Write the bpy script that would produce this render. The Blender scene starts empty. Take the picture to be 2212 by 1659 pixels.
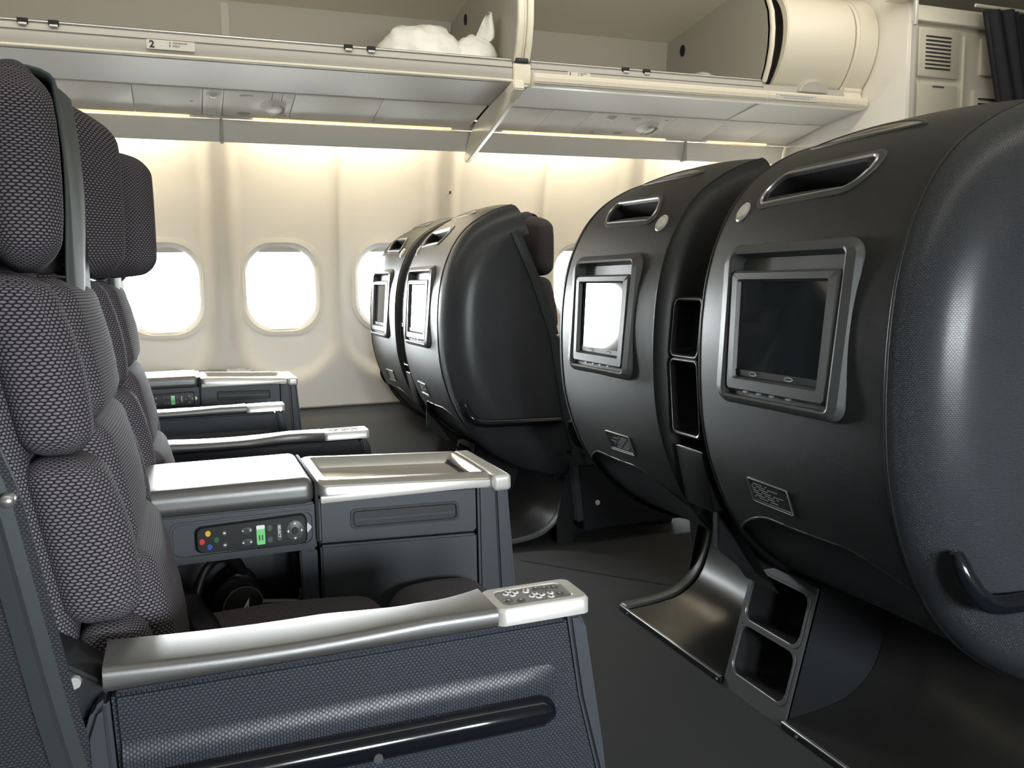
import bpy, bmesh, math, random
import numpy as np
from mathutils import Vector, Matrix
random.seed(4); rng = np.random.default_rng(4)
sc = bpy.context.scene
col = sc.collection
PI = math.pi

# ------------------------------------------------------------------ camera, world, lights, exposure
# X = towards the nose, Y = towards the port windows, Z = up; the camera stands over the starboard aisle seat
def camera():
    cx, cy = 1106.0, 829.5
    vx, vy = (6000, 530), (390, 620)
    f = math.sqrt(-((vx[0]-cx)*(vy[0]-cx)+(vx[1]-cy)*(vy[1]-cy)))
    a = Vector((vx[0]-cx, vx[1]-cy, f)).normalized()
    b = Vector((vy[0]-cx, vy[1]-cy, f)).normalized()
    z = a.cross(b)
    if z.y > 0: z = -z
    right = Vector((a.x, b.x, z.x)); up = -Vector((a.y, b.y, z.y)); back = -Vector((a.z, b.z, z.z))
    cd = bpy.data.cameras.new('camera'); co = bpy.data.objects.new('camera', cd); col.objects.link(co)
    m = Matrix((right, up, back)).transposed().to_4x4(); m.translation = (0, 0, 1.08)
    co.matrix_world = m
    cd.sensor_width = 36; cd.lens = f/2212*36; cd.clip_start = .02
    sc.camera = co
camera()
w = bpy.data.worlds.new('sky'); sc.world = w; w.use_nodes = True
bg = w.node_tree.nodes['Background']
# bright overcast sky above the horizon, paler apron below it
wt = w.node_tree; wg = wt.nodes.new('ShaderNodeTexCoord'); wx = wt.nodes.new('ShaderNodeSeparateXYZ'); wr = wt.nodes.new('ShaderNodeMapRange'); wm = wt.nodes.new('ShaderNodeMix')
wt.links.new(wg.outputs['Generated'], wx.inputs[0]); wt.links.new(wx.outputs[2], wr.inputs[0]); wr.inputs[1].default_value = -.06; wr.inputs[2].default_value = .04
wm.data_type = 'RGBA'; wm.inputs[6].default_value = (.36, .36, .35, 1); wm.inputs[7].default_value = (.94, .97, 1, 1)
wt.links.new(wr.outputs[0], wm.inputs[0]); wt.links.new(wm.outputs[2], bg.inputs[0]); bg.inputs[1].default_value = 115.0
def area(name, loc, size, energy, color, rot=(0, 0, 0), portal=False):
    l = bpy.data.lights.new(name, 'AREA'); l.shape = 'RECTANGLE'; l.size, l.size_y = size
    l.energy = energy; l.color = color
    o = bpy.data.objects.new(name, l); col.objects.link(o); o.location = loc; o.rotation_euler = rot
    if portal: l.cycles.is_portal = True
    return o
WIN_X = [-2.43 + .586*k for k in range(10)]          # window centres along the cabin
WIN_Z = 1.07
OPEN_STARBOARD = (5, 6)                          # other starboard windows get unseen shades, added to cut their light
for k, x in enumerate(WIN_X):
    area('window_portal', (x, 4.735, WIN_Z), (.36, .44), 1, (1, 1, 1), (-PI/2, 0, 0), True)
    if k in OPEN_STARBOARD: area('window_portal', (x, -1.255, WIN_Z), (.36, .44), 1, (1, 1, 1), (PI/2, 0, 0), True)
area('ceiling_wash_fill', (1.0, 2.85, 2.44), (4.6, .22), 16, (1, .94, .82), (math.radians(58), 0, 0))
area('ceiling_wash_fill', (1.0, .62, 2.44), (4.6, .22), 14, (1, .95, .86), (math.radians(72), 0, 0))  # unseen lamp, angled to port as added fill for fascia and bins
vs = sc.view_settings
vs.view_transform = 'Standard'; vs.look = 'None'; vs.exposure = 0.18; vs.gamma = 1.0; vs.use_curve_mapping = False

# ------------------------------------------------------------------ materials
MATS = {}
def mat(name, base, rough=.5, metal=0.0, spec=.5, noise=0.0, nscale=40, bump=0.0, emit=None, estr=0.0):
    m = bpy.data.materials.new(name); m.use_nodes = True; nt = m.node_tree; p = nt.nodes['Principled BSDF']
    p.inputs['Base Color'].default_value = (*base, 1); p.inputs['Roughness'].default_value = rough
    p.inputs['Metallic'].default_value = metal; p.inputs['Specular IOR Level'].default_value = spec
    if noise or bump:
        tc = nt.nodes.new('ShaderNodeTexCoord'); nz = nt.nodes.new('ShaderNodeTexNoise')
        nz.inputs['Scale'].default_value = nscale; nz.inputs['Detail'].default_value = 4
        nt.links.new(tc.outputs['Object'], nz.inputs['Vector'])
        if noise:
            mx = nt.nodes.new('ShaderNodeMix'); mx.data_type = 'RGBA'
            mx.inputs[6].default_value = (*[c*(1-noise) for c in base], 1); mx.inputs[7].default_value = (*[min(1, c*(1+noise)) for c in base], 1)
            nt.links.new(nz.outputs['Fac'], mx.inputs[0]); nt.links.new(mx.outputs[2], p.inputs['Base Color'])
        if bump:
            b = nt.nodes.new('ShaderNodeBump'); b.inputs['Strength'].default_value = bump; b.inputs['Distance'].default_value = .002
            nt.links.new(nz.outputs['Fac'], b.inputs['Height']); nt.links.new(b.outputs[0], p.inputs['Normal'])
    if emit:
        p.inputs['Emission Color'].default_value = (*emit, 1); p.inputs['Emission Strength'].default_value = estr
    MATS[name] = m
    return m
def dotted(name, ca, cb, px, py, rx, ry, rough, bumpd=.001, bstr=.6, spec=.5, wob=0.0):
    """staggered rows of oval dots (cb) on a ground (ca), laid out in UV metres"""
    m = mat(name, ca, rough, 0, spec); nt = m.node_tree; p = nt.nodes['Principled BSDF']; L = nt.links
    def M(op, a, b=None, c=None):
        n = nt.nodes.new('ShaderNodeMath'); n.operation = op
        for i, v in enumerate((a, b, c)):
            if v is None: continue
            if isinstance(v, (int, float)): n.inputs[i].default_value = v
            else: L.new(v, n.inputs[i])
        return n.outputs[0]
    uv = nt.nodes.new('ShaderNodeUVMap'); uv.uv_map = 'UVMap'
    sx = nt.nodes.new('ShaderNodeSeparateXYZ'); L.new(uv.outputs[0], sx.inputs[0])
    u, v = sx.outputs[0], sx.outputs[1]
    if wob:
        nz = nt.nodes.new('ShaderNodeTexNoise'); nz.inputs['Scale'].default_value = 14; L.new(uv.outputs[0], nz.inputs['Vector'])
        u = M('ADD', u, M('MULTIPLY', nz.outputs['Fac'], wob)); v = M('ADD', v, M('MULTIPLY', nz.outputs['Fac'], wob*.7))
    vr = M('DIVIDE', v, py); row = M('FLOOR', vr)
    ur = M('ADD', M('DIVIDE', u, px), M('MULTIPLY', M('FLOORED_MODULO', row, 2.0), .5))
    fu = M('DIVIDE', M('SUBTRACT', M('FRACT', ur), .5), rx); fv = M('DIVIDE', M('SUBTRACT', M('FRACT', vr), .5), ry)
    d = M('ADD', M('MULTIPLY', fu, fu), M('MULTIPLY', fv, fv))
    mr = nt.nodes.new('ShaderNodeMapRange'); mr.interpolation_type = 'SMOOTHSTEP'
    mr.inputs[1].default_value = 1.25; mr.inputs[2].default_value = .55; L.new(d, mr.inputs[0])
    mx = nt.nodes.new('ShaderNodeMix'); mx.data_type = 'RGBA'
    mx.inputs[6].default_value = (*ca, 1); mx.inputs[7].default_value = (*cb, 1)
    L.new(mr.outputs[0], mx.inputs[0]); L.new(mx.outputs[2], p.inputs['Base Color'])
    b = nt.nodes.new('ShaderNodeBump'); b.inputs['Strength'].default_value = bstr; b.inputs['Distance'].default_value = bumpd
    L.new(mr.outputs[0], b.inputs['Height']); L.new(b.outputs[0], p.inputs['Normal'])
    return m
fabric = dotted('dotted_seat_fabric', (.020, .018, .023), (.185, .168, .185), .0088, .0042, .40, .40, .9, .0010, .6, .2, .004)
shell_m = dotted('dimpled_charcoal_leather', (.009, .0095, .0105), (.019, .020, .0215), .0042, .0024, .42, .42, .42, .0006, .45, .5)
side_m = dotted('dimpled_slate_leather', (.020, .022, .026), (.043, .047, .055), .0050, .0032, .44, .44, .30, .0009, .7, .5)
weave_m = dotted('diamond_weave_vinyl', (.017, .020, .028), (.043, .049, .064), .0054, .0036, .46, .46, .38, .0010, .8, .5)
belly_m = mat('smooth_black_vinyl', (.012, .013, .016), .5)
hard_m = mat('grained_charcoal_plastic', (.062, .064, .066), .42, noise=.15, nscale=600, bump=.15)
blue_m = mat('slate_blue_plastic', (.040, .045, .055), .45, noise=.08, nscale=500, bump=.1)
paint_m = mat('grey_green_painted_metal', (.055, .064, .067), .35, .3)
pad_m = mat('black_armrest_leather', (.05, .049, .047), .44, 0, 1.0, noise=.1, nscale=300, bump=.12)
for k_, v_ in (('Coat Weight', .7), ('Coat Roughness', .44), ('Coat IOR', 2.0)): pad_m.node_tree.nodes['Principled BSDF'].inputs[k_].default_value = v_
silver_m = mat('brushed_silver', (.55, .55, .54), .30, .85)
silver_p = mat('silver_paint', (.62, .61, .58), .32, .35)
chrome_m = mat('chrome', (.75, .75, .75), .12, 1.0)
black_m = mat('black_plastic', (.010, .010, .011), .35)
blackgloss = mat('gloss_black_bar', (.006, .007, .010), .12)
dark_m = mat('dark_recess', (.006, .006, .007), .7)
screen_m = mat('dark_glass_screen', (.020, .024, .028), .05, 0, .9, noise=.3, nscale=18)
tray_m = mat('scuffed_black_tray', (.022, .0215, .020), .33, noise=.35, nscale=14, bump=.1)
wall_m = mat('cream_sidewall', (.76, .72, .645), .45, noise=.02, nscale=6)
sidewall_m = mat('rib_shade_sidewall', (.80, .765, .70), .45)
def paint_rib_shade(m):  # shade on the ribs between windows, mixed into the wall colour as grey
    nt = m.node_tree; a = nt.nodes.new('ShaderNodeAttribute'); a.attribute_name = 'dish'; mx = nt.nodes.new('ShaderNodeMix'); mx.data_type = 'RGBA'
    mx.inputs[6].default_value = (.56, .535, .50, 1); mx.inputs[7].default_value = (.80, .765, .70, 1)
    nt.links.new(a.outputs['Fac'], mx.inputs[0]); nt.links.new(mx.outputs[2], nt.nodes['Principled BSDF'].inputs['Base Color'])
paint_rib_shade(sidewall_m)
bin_m = mat('pale_grey_bin', (.53, .51, .475), .6, 0, .25, noise=.015, nscale=5)
cream_m = mat('cream_trim', (.82, .77, .65), .40)
psu_m = mat('ivory_panel', (.87, .84, .77), .5, 0, .3, noise=.015, nscale=7)
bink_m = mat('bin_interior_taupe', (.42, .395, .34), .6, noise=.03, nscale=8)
line_m = mat('seam_grey', (.10, .10, .10), .6)
dado_m = mat('grey_lower_sidewall', (.17, .165, .155), .75, noise=.06, nscale=120, bump=.2)
carpet_m = mat('charcoal_carpet', (.021, .021, .0215), .95, noise=.35, nscale=420, bump=.6)
strap_m = mat('grey_leather_antimacassar', (.06, .072, .072), .65, noise=.08, nscale=60)
bag_m = mat('white_plastic_bag', (.85, .84, .80), .35, noise=.02, nscale=12)
clear_m = mat('clear_wrap', (.6, .59, .55), .25)
curtain_m = mat('dark_grey_curtain', (.035, .036, .045), .9, noise=.2, nscale=200)
cab_m = mat('ivory_cabinet', (.66, .62, .52), .45, noise=.02, nscale=6)
white_m = mat('white_print', (.8, .8, .8), .5)
lgrey_m = mat('grey_print', (.35, .36, .37), .5)
ink_m = mat('black_ink', (.02, .02, .02), .6)
green_m = mat('green_lcd', (.12, .42, .14), .3, emit=(.25, .8, .3), estr=.25)
btn = {'yellow': mat('amber_button', (.75, .42, .03), .4), 'red': mat('red_button', (.55, .03, .03), .4),
       'blue': mat('blue_button', (.03, .07, .35), .4), 'green': mat('green_button', (.02, .10, .05), .4)}
cove_m = mat('warm_cove_lamp', (1, .9, .7), .5, emit=(1, .89, .67), estr=36)
slot_m = mat('warm_slot_lamp', (1, .9, .7), .5, emit=(1, .72, .38), estr=1.0)
lens_m = mat('clear_lamp_lens', (.75, .74, .70), .15, 0, .8)
sticker_m = mat('pale_sticker', (.66, .65, .60), .5)
keypad_m = mat('grey_keypad', (.22, .215, .20), .4)
placard_m = mat('dark_placard', (.05, .055, .055), .3, .4)
vent_m = mat('smoked_gloss_insert', (.02, .02, .02), .14, 0, .8)
frost_m = mat('frosted_button', (.72, .71, .66), .3, 0, .6)
def glass_mat():
    m = bpy.data.materials.new('window_pane'); m.use_nodes = True; nt = m.node_tree; nt.nodes.clear()
    o = nt.nodes.new('ShaderNodeOutputMaterial'); mx = nt.nodes.new('ShaderNodeMixShader')
    t = nt.nodes.new('ShaderNodeBsdfTransparent'); g = nt.nodes.new('ShaderNodeBsdfGlossy'); fr = nt.nodes.new('ShaderNodeFresnel')
    g.inputs['Roughness'].default_value = .02; t.inputs[0].default_value = (.95, .97, .97, 1)
    nt.links.new(fr.outputs[0], mx.inputs[0]); nt.links.new(t.outputs[0], mx.inputs[1]); nt.links.new(g.outputs[0], mx.inputs[2])
    nt.links.new(mx.outputs[0], o.inputs[0]); return m
glass_m = glass_mat()

# ------------------------------------------------------------------ mesh helpers
def link(name, me, m, parent=None, loc=None):
    o = bpy.data.objects.new(name, me); col.objects.link(o)
    if m is not None: me.materials.append(m)
    if parent is not None: o.parent = parent
    if loc is not None: o.location = loc
    return o
def mesh(name, V, F, m, parent=None, smooth=True, uv=None, recalc=True, loc=None):
    me = bpy.data.meshes.new(name)
    me.from_pydata([tuple(map(float, v)) for v in V], [], F)
    if uv is not None:
        lay = me.uv_layers.new(name='UVMap')
        for l in me.loops: lay.data[l.index].uv = uv[l.vertex_index]
    if recalc:
        b = bmesh.new(); b.from_mesh(me); bmesh.ops.recalc_face_normals(b, faces=b.faces); b.to_mesh(me); b.free()
    if smooth: me.shade_smooth()
    return link(name, me, m, parent, loc)
def sharp(o, deg=35):
    me = o.data; me.shade_smooth()
    b = bmesh.new(); b.from_mesh(me)
    for e in b.edges:
        if len(e.link_faces) == 2 and e.calc_face_angle(0) > math.radians(deg): e.smooth = False
    b.to_mesh(me); b.free(); return o
def tag(o, label, cat, group=None):
    o['label'] = label; o['category'] = cat
    if group: o['group'] = group
    return o
def struct(o): o['kind'] = 'structure'; return o
def thing(name, label, cat, loc=(0, 0, 0), group=None):
    o = bpy.data.objects.new(name, None); col.objects.link(o); o.location = loc; o.empty_display_size = .1
    return tag(o, label, cat, group)
def copy_tree(o, parent=None):
    c = o.copy(); col.objects.link(c); c.parent = parent
    for ch in list(o.children): copy_tree(ch, c)
    return c
def rbox(name, c, h, r, m, parent=None, n=2, k=3, deform=None, uvs=1.0):
    """rounded box: centre c, half sizes h, radius r; deform acts on local points; UV in metres per face"""
    r = min(r, *[x*.999 for x in h])
    def line(s):
        a = [-s + r*(1-math.cos(PI/2*i/k*1.0)) if False else -s + r*(i/k) for i in range(k)]
        mid = [-s+r + (2*s-2*r)*i/n for i in range(n+1)]
        return a + mid + [-x for x in a[::-1]]
    V, F, UV, idx = [], [], [], {}
    def add(p):
        key = tuple(round(x, 6) for x in p)
        if key not in idx: idx[key] = len(V); V.append(p)
        return idx[key]
    loopuv = []
    for ax in range(3):
        a, b = [(1, 2), (0, 2), (0, 1)][ax]
        la, lb = line(h[a]), line(h[b])
        for s in (-1, 1):
            grid = []
            for i, u in enumerate(la):
                row = []
                for j, v in enumerate(lb):
                    p = [0, 0, 0]; p[ax] = s*h[ax]; p[a] = u; p[b] = v
                    q = [max(-h[t]+r, min(h[t]-r, p[t])) for t in range(3)]
                    d = [p[t]-q[t] for t in range(3)]; L = math.sqrt(sum(x*x for x in d))
                    if L > 1e-9: p = [q[t]+d[t]/L*r for t in range(3)]
                    row.append((add(p), (u*uvs, v*uvs)))
                grid.append(row)
            for i in range(len(la)-1):
                for j in range(len(lb)-1):
                    qd = [grid[i][j], grid[i+1][j], grid[i+1][j+1], grid[i][j+1]]
                    F.append([x[0] for x in qd]); loopuv += [x[1] for x in qd]
    if deform: V = [deform(*p) for p in V]
    V = [(p[0]+c[0], p[1]+c[1], p[2]+c[2]) for p in V]
    me = bpy.data.meshes.new(name); me.from_pydata(V, [], F)
    lay = me.uv_layers.new(name='UVMap')
    for i, t in enumerate(loopuv): lay.data[i].uv = t
    b = bmesh.new(); b.from_mesh(me); bmesh.ops.recalc_face_normals(b, faces=b.faces); b.to_mesh(me); b.free()
    me.shade_smooth()
    return link(name, me, m, parent)
def box(name, x0, x1, y0, y1, z0, z1, m, parent=None, r=.003, k=2):
    return rbox(name, ((x0+x1)/2, (y0+y1)/2, (z0+z1)/2), (abs(x1-x0)/2, abs(y1-y0)/2, abs(z1-z0)/2), r, m, parent, 1, k)
def prism(name, pts, a0, a1, axis, m, parent=None, bev=.002, seg=2, deg=30):
    """polygon pts extruded along axis ('x': pts are (y,z); 'y': pts are (x,z); 'z': pts are (x,y))"""
    n = len(pts)
    def P(p, a): return {'x': (a, p[0], p[1]), 'y': (p[0], a, p[1]), 'z': (p[0], p[1], a)}[axis]
    V = [P(p, a0) for p in pts] + [P(p, a1) for p in pts]
    F = [list(range(n))[::-1], list(range(n, 2*n))] + [[i, (i+1) % n, n+(i+1) % n, n+i] for i in range(n)]
    me = bpy.data.meshes.new(name); me.from_pydata(V, [], F)
    b = bmesh.new(); b.from_mesh(me); bmesh.ops.recalc_face_normals(b, faces=b.faces)
    if bev:
        es = [e for e in b.edges if e.calc_face_angle(0) > math.radians(deg)]
        bmesh.ops.bevel(b, geom=es, offset=bev, segments=seg, affect='EDGES', clamp_overlap=True)
    lay = b.loops.layers.uv.new('UVMap')
    for f in b.faces:
        nn = f.normal; ax = max(range(3), key=lambda t: abs(nn[t])); q = [(1, 2), (0, 2), (0, 1)][ax]
        for l in f.loops: l[lay].uv = (l.vert.co[q[0]], l.vert.co[q[1]])
    b.to_mesh(me); b.free(); o = link(name, me, m, parent); sharp(o, 40); return o
def grid(name, P, m, parent=None, keep=None, uv=None, closed_u=False):
    """P[i][j] -> points; keep(i,j) -> bool"""
    P = np.asarray(P, float); a, b = P.shape[:2]
    if uv is None:
        du = np.zeros((a, b)); dv = np.zeros((a, b))
        du[1:] = np.cumsum(np.linalg.norm(np.diff(P, axis=0), axis=2), 0); dv[:, 1:] = np.cumsum(np.linalg.norm(np.diff(P, axis=1), axis=2), 1)
        dvm = dv.mean(0, keepdims=True).repeat(a, 0) if False else dv
        uv = np.stack([dvm, du], 2)
    F = []
    for i in range(a-1+(1 if closed_u else 0)):
        for j in range(b-1):
            if keep is None or keep(i, j):
                i2 = (i+1) % a
                F.append([i*b+j, i2*b+j, i2*b+j+1, i*b+j+1])
    return mesh(name, P.reshape(-1, 3), F, m, parent, True, uv.reshape(-1, 2).tolist(), recalc=False)
def tube(name, path, r, m, parent=None, n=10, rz=None, caps=True):
    path = [Vector(p) for p in path]; V, F = [], []
    up = Vector((0, 0, 1)); prev = None
    for i, p in enumerate(path):
        t = (path[min(i+1, len(path)-1)]-path[max(i-1, 0)]).normalized()
        if prev is None: s = t.cross(up if abs(t.z) < .9 else Vector((1, 0, 0))).normalized()
        else: s = (prev - t*prev.dot(t)).normalized()
        prev = s; q = s.cross(t)
        rr = r[i] if isinstance(r, (list, tuple)) else r
        for j in range(n):
            a = 2*PI*j/n; V.append(p + s*math.cos(a)*rr + q*math.sin(a)*(rz if rz else rr))
    for i in range(len(path)-1):
        for j in range(n): F.append([i*n+j, i*n+(j+1) % n, (i+1)*n+(j+1) % n, (i+1)*n+j])
    if caps: F += [list(range(n)), list(range((len(path)-1)*n, len(path)*n))]
    return sharp(mesh(name, V, F, m, parent), 60)
def rrect(w, h, r, n=5):
    """rounded rectangle loop (counter-clockwise) of half sizes w,h"""
    P = []; r = min(r, w*.999, h*.999)
    for cxx, cyy, a0 in ((w-r, h-r, 0), (-w+r, h-r, 90), (-w+r, -h+r, 180), (w-r, -h+r, 270)):
        for i in range(n+1):
            a = math.radians(a0+90*i/n); P.append((cxx+r*math.cos(a), cyy+r*math.sin(a)))
    return P
def loops(name, LL, fn, m, parent=None, cap=True, cap0=False, deg=35):
    """loft between loops; LL = list of (loop2d, n); fn(u, v, n) -> point"""
    k = len(LL[0][0]); V = [fn(u, v, n) for lp, n in LL for u, v in lp]; F = []
    for i in range(len(LL)-1):
        for j in range(k): F.append([i*k+j, i*k+(j+1) % k, (i+1)*k+(j+1) % k, (i+1)*k+j])
    if cap: F.append(list(range((len(LL)-1)*k, len(LL)*k)))
    if cap0: F.append(list(range(k))[::-1])
    uv = [(v[0]+v[1], v[2]) for v in V]
    return sharp(mesh(name, V, F, m, parent, True, uv, recalc=True), deg)
def frame(o, U, W, N):
    o, U, W, N = map(Vector, (o, U, W, N))
    return lambda u, v, n=0.0: tuple(o + U*u + W*v + N*n)
def shift(lp, du, dv): return [(a+du, b+dv) for a, b in lp]
def disc(name, fn, r, h, m, parent=None, n=20, dome=0.0, ry=None):
    ry = ry or r
    C = lambda s: [(math.cos(2*PI*i/n)*r*s, math.sin(2*PI*i/n)*ry*s) for i in range(n)]
    LL = [(C(1), 0), (C(1), h*.7), (C(.9), h)] + ([(C(.6), h+dome*.7), (C(.2), h+dome)] if dome else [])
    return loops(name, LL, fn, m, parent)
def text(name, s, size, m, parent, fn, align='LEFT', bold=0.0):
    c = bpy.data.curves.new(name, 'FONT'); c.body = s; c.size = size; c.align_x = align; c.extrude = .0003; c.offset = bold; c.resolution_u = 3
    t = bpy.data.objects.new(name+'_tmp', c); col.objects.link(t)
    me = bpy.data.meshes.new_from_object(t.evaluated_get(bpy.context.evaluated_depsgraph_get()))
    bpy.data.objects.remove(t); bpy.data.curves.remove(c)
    for v in me.vertices: v.co = fn(v.co.x, v.co.y, v.co.z+.0004)
    me.materials.clear(); me.name = name
    return link(name, me, m, parent)

# ------------------------------------------------------------------ the setting
X0, X1 = -3.0, 4.6
struct(mesh('floor', [(X0, -1.3, 0), (X1, -1.3, 0), (X1, 4.75, 0), (X0, 4.75, 0)], [[0, 1, 2, 3]], carpet_m, smooth=False))
for i, (a, b) in enumerate((((1.18, 3.02), (1.75, 2.32)), ((-.2, 2.72), (1.25, 2.60)))):      # seams between carpet lengths
    d = Vector((b[0]-a[0], b[1]-a[1], 0)).normalized(); s = Vector((-d.y, d.x, 0))*.004
    A, B = Vector((*a, .0015)), Vector((*b, .0015))
    o = struct(mesh('trim_%d' % (i+20), [A-s, B-s, B+s, A+s], [[0, 1, 2, 3]], dark_m, smooth=False))
def wall_y(z): return 4.665 - .22*(max(z, 1.0)-1.0)**2 - .10*max(0, .9-z)**2
SEAMS = [WIN_X[k]+.293 for k in (0, 2, 4, 6, 8)]          # joints between two-window panels
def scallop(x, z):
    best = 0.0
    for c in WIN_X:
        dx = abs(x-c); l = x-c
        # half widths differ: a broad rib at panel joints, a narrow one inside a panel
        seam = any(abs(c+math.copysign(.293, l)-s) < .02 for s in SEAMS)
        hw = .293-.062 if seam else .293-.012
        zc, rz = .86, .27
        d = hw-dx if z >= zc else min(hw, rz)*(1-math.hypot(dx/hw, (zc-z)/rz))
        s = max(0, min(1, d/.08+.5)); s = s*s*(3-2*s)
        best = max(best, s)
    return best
def sidewall(name, sgn):
    xs = np.arange(X0, X1+.001, .0165); zs = np.arange(.42, 2.02, .0165)
    P = np.zeros((len(xs), len(zs), 3))
    for i, x in enumerate(xs):
        for j, z in enumerate(zs):
            y = wall_y(z) + .045*scallop(x, z)
            P[i, j] = (x, y if sgn > 0 else 3.47-y, z)
    def keep(i, j):
        x = xs[i]+.008; z = zs[j]+.008
        for c in WIN_X:
            dx = abs(x-c); dz = abs(z-WIN_Z)
            if dx < .2 and dz < .24:
                qx = max(0, dx-(.19-.14)); qz = max(0, dz-(.228-.14))
                if math.hypot(qx, qz) < .14: return False
        return True
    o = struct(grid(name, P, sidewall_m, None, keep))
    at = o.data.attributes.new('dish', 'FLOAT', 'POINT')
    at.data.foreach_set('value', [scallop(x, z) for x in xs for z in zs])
    return o
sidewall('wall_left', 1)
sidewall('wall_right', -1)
wn = 1
for sgn in (1, -1):
    for kx, x in enumerate(WIN_X):
        yb = wall_y(WIN_Z)+.045
        yv = lambda v, n: wall_y(WIN_Z+v)+.045-n-(.004 if n > -.008 else 0)
        fn = (lambda u, v, n, x=x: (x+u, yv(v, n), WIN_Z+v)) if sgn > 0 else (lambda u, v, n, x=x: (x+u, 3.47-yv(v, n), WIN_Z+v))
        o = rrect(.216, .254, .166, 12); i1 = rrect(.196, .234, .156, 12); i2 = rrect(.178, .216, .145, 12); i3 = rrect(.168, .206, .14, 12)
        ring = struct(loops('window_%d' % wn, [(o, -.016), (o, .0), (i1, .002), (i2, -.012), (i3, -.045), (i3, -.055)], fn, wall_m, None, cap=False)); wn += 1
        loops('pane', [(rrect(.172, .21, .142, 12), -.047), (rrect(.172, .21, .142, 12), -.050)], fn, glass_m, ring, cap=True, cap0=True)
        if sgn < 0 and kx not in OPEN_STARBOARD:
            loops('blocking_shade', [(i3, -.040), (i3, -.036)], fn, wall_m, ring, cap=True, cap0=True)  # added out of view to keep camera-facing surfaces dark
        loops('window_shade', [(rrect(.150, .012, .006, 10), -.040), (rrect(.150, .012, .006, 10), -.034)], lambda u, v, n, fn=fn: fn(u, v+.196, n), wall_m, ring)
# lower sidewalls
for nm, sgn in (('trim_1', 1), ('trim_2', -1)):
    Y = lambda y: y if sgn > 0 else 3.47-y
    o = struct(prism(nm, [(Y(4.600), .0), (Y(4.600), .36), (Y(4.625), .418), (Y(4.60), .432), (Y(4.70), .436), (Y(4.70), 0)], X0, X1, 'x', dado_m, None, .004))
    if sgn > 0:
        for a, b in ((-1.9, -.72), (-.62, .56), (.66, 1.9), (2.0, 3.1)):
            f = frame(((a+b)/2, 4.600, .20), (1, 0, 0), (0, 0, 1), (0, -1, 0))
            loops('access_panel', [(rrect((b-a)/2, .15, .05), 0), (rrect((b-a)/2, .15, .05), .006), (rrect((b-a)/2-.006, .144, .045), .008)], f, dado_m, o)
# fuselage skin behind everything so that no sky leaks in
skin = mat('grey_insulation', (.35, .34, .32), .8)
for nm, sgn in (('wall_upper_left', 1), ('wall_upper_right', -1)):
    Y = lambda y: y if sgn > 0 else 3.47-y
    struct(prism(nm, [(Y(4.46), 1.98), (Y(4.50), 1.98), (Y(4.30), 2.50), (Y(4.26), 2.50)], X0, X1, 'x', skin, None, 0))
def ceil_profile():
    return [(-1.0, 2.36), (-.3, 2.44), (.3, 2.50), (3.17, 2.50), (3.77, 2.44), (4.47, 2.36), (4.47, 2.56), (-1.0, 2.56)]
struct(prism('ceiling', ceil_profile(), X0, X1, 'x', cream_m, None, 0))
struct(box('wall_rear', X0-.04, X0, -1.3, 4.8, 0, 2.56, bin_m, None, .002))
struct(box('wall_front', X1, X1+.04, -1.3, 4.8, 0, 2.56, bin_m, None, .002))
# forward bulkhead behind the window pair of row one
struct(box('wall_bulkhead', 3.20, 3.24, 3.19, 4.72, 0, 2.50, psu_m, None, .004))
struct(box('wall_bulkhead_right', 3.20, 3.26, -1.28, .35, 0, 2.50, bin_m, None, .004))

# sidewall fascia that hides the cove lamps, with the upward slot lamp
fas = struct(prism('trim_3', [(4.038, 1.800), (4.048, 1.785), (4.072, 1.718), (4.080, 1.710), (4.088, 1.718), (4.062, 1.792), (4.045, 1.803)], X0, 3.19, 'x', psu_m, None, .002))
for s in SEAMS:
    if s < 3.1: box('joint_cover', s-.006, s+.006, 4.034, 4.088, 1.704, 1.806, bin_m, fas, .003)
# soffit behind the fascia
struct(prism('trim_4', [(4.044, 1.806), (4.46, 1.90), (4.46, 1.93), (4.03, 1.84)], X0, 3.19, 'x', psu_m, None, 0))
edges = [X0] + [s for s in SEAMS] + [3.19]
for a, b in zip(edges[:-1], edges[1:]):
    if b-a < .3: continue
    tag(tube('cove_lamp', [(a+.13, 4.40, 1.848), (b-.13, 4.40, 1.848)], .012, cove_m), 'long warm lamp tube hidden above the window panels behind the fascia', 'lamp', 'cove lamps above the windows')
    tag(box('slot_lamp', a+.13, b-.13, 4.024, 4.040, 1.8055, 1.812, slot_m), 'thin warm light slot running along the edge of the service panels', 'lamp', 'light slots under the bins')

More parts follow.
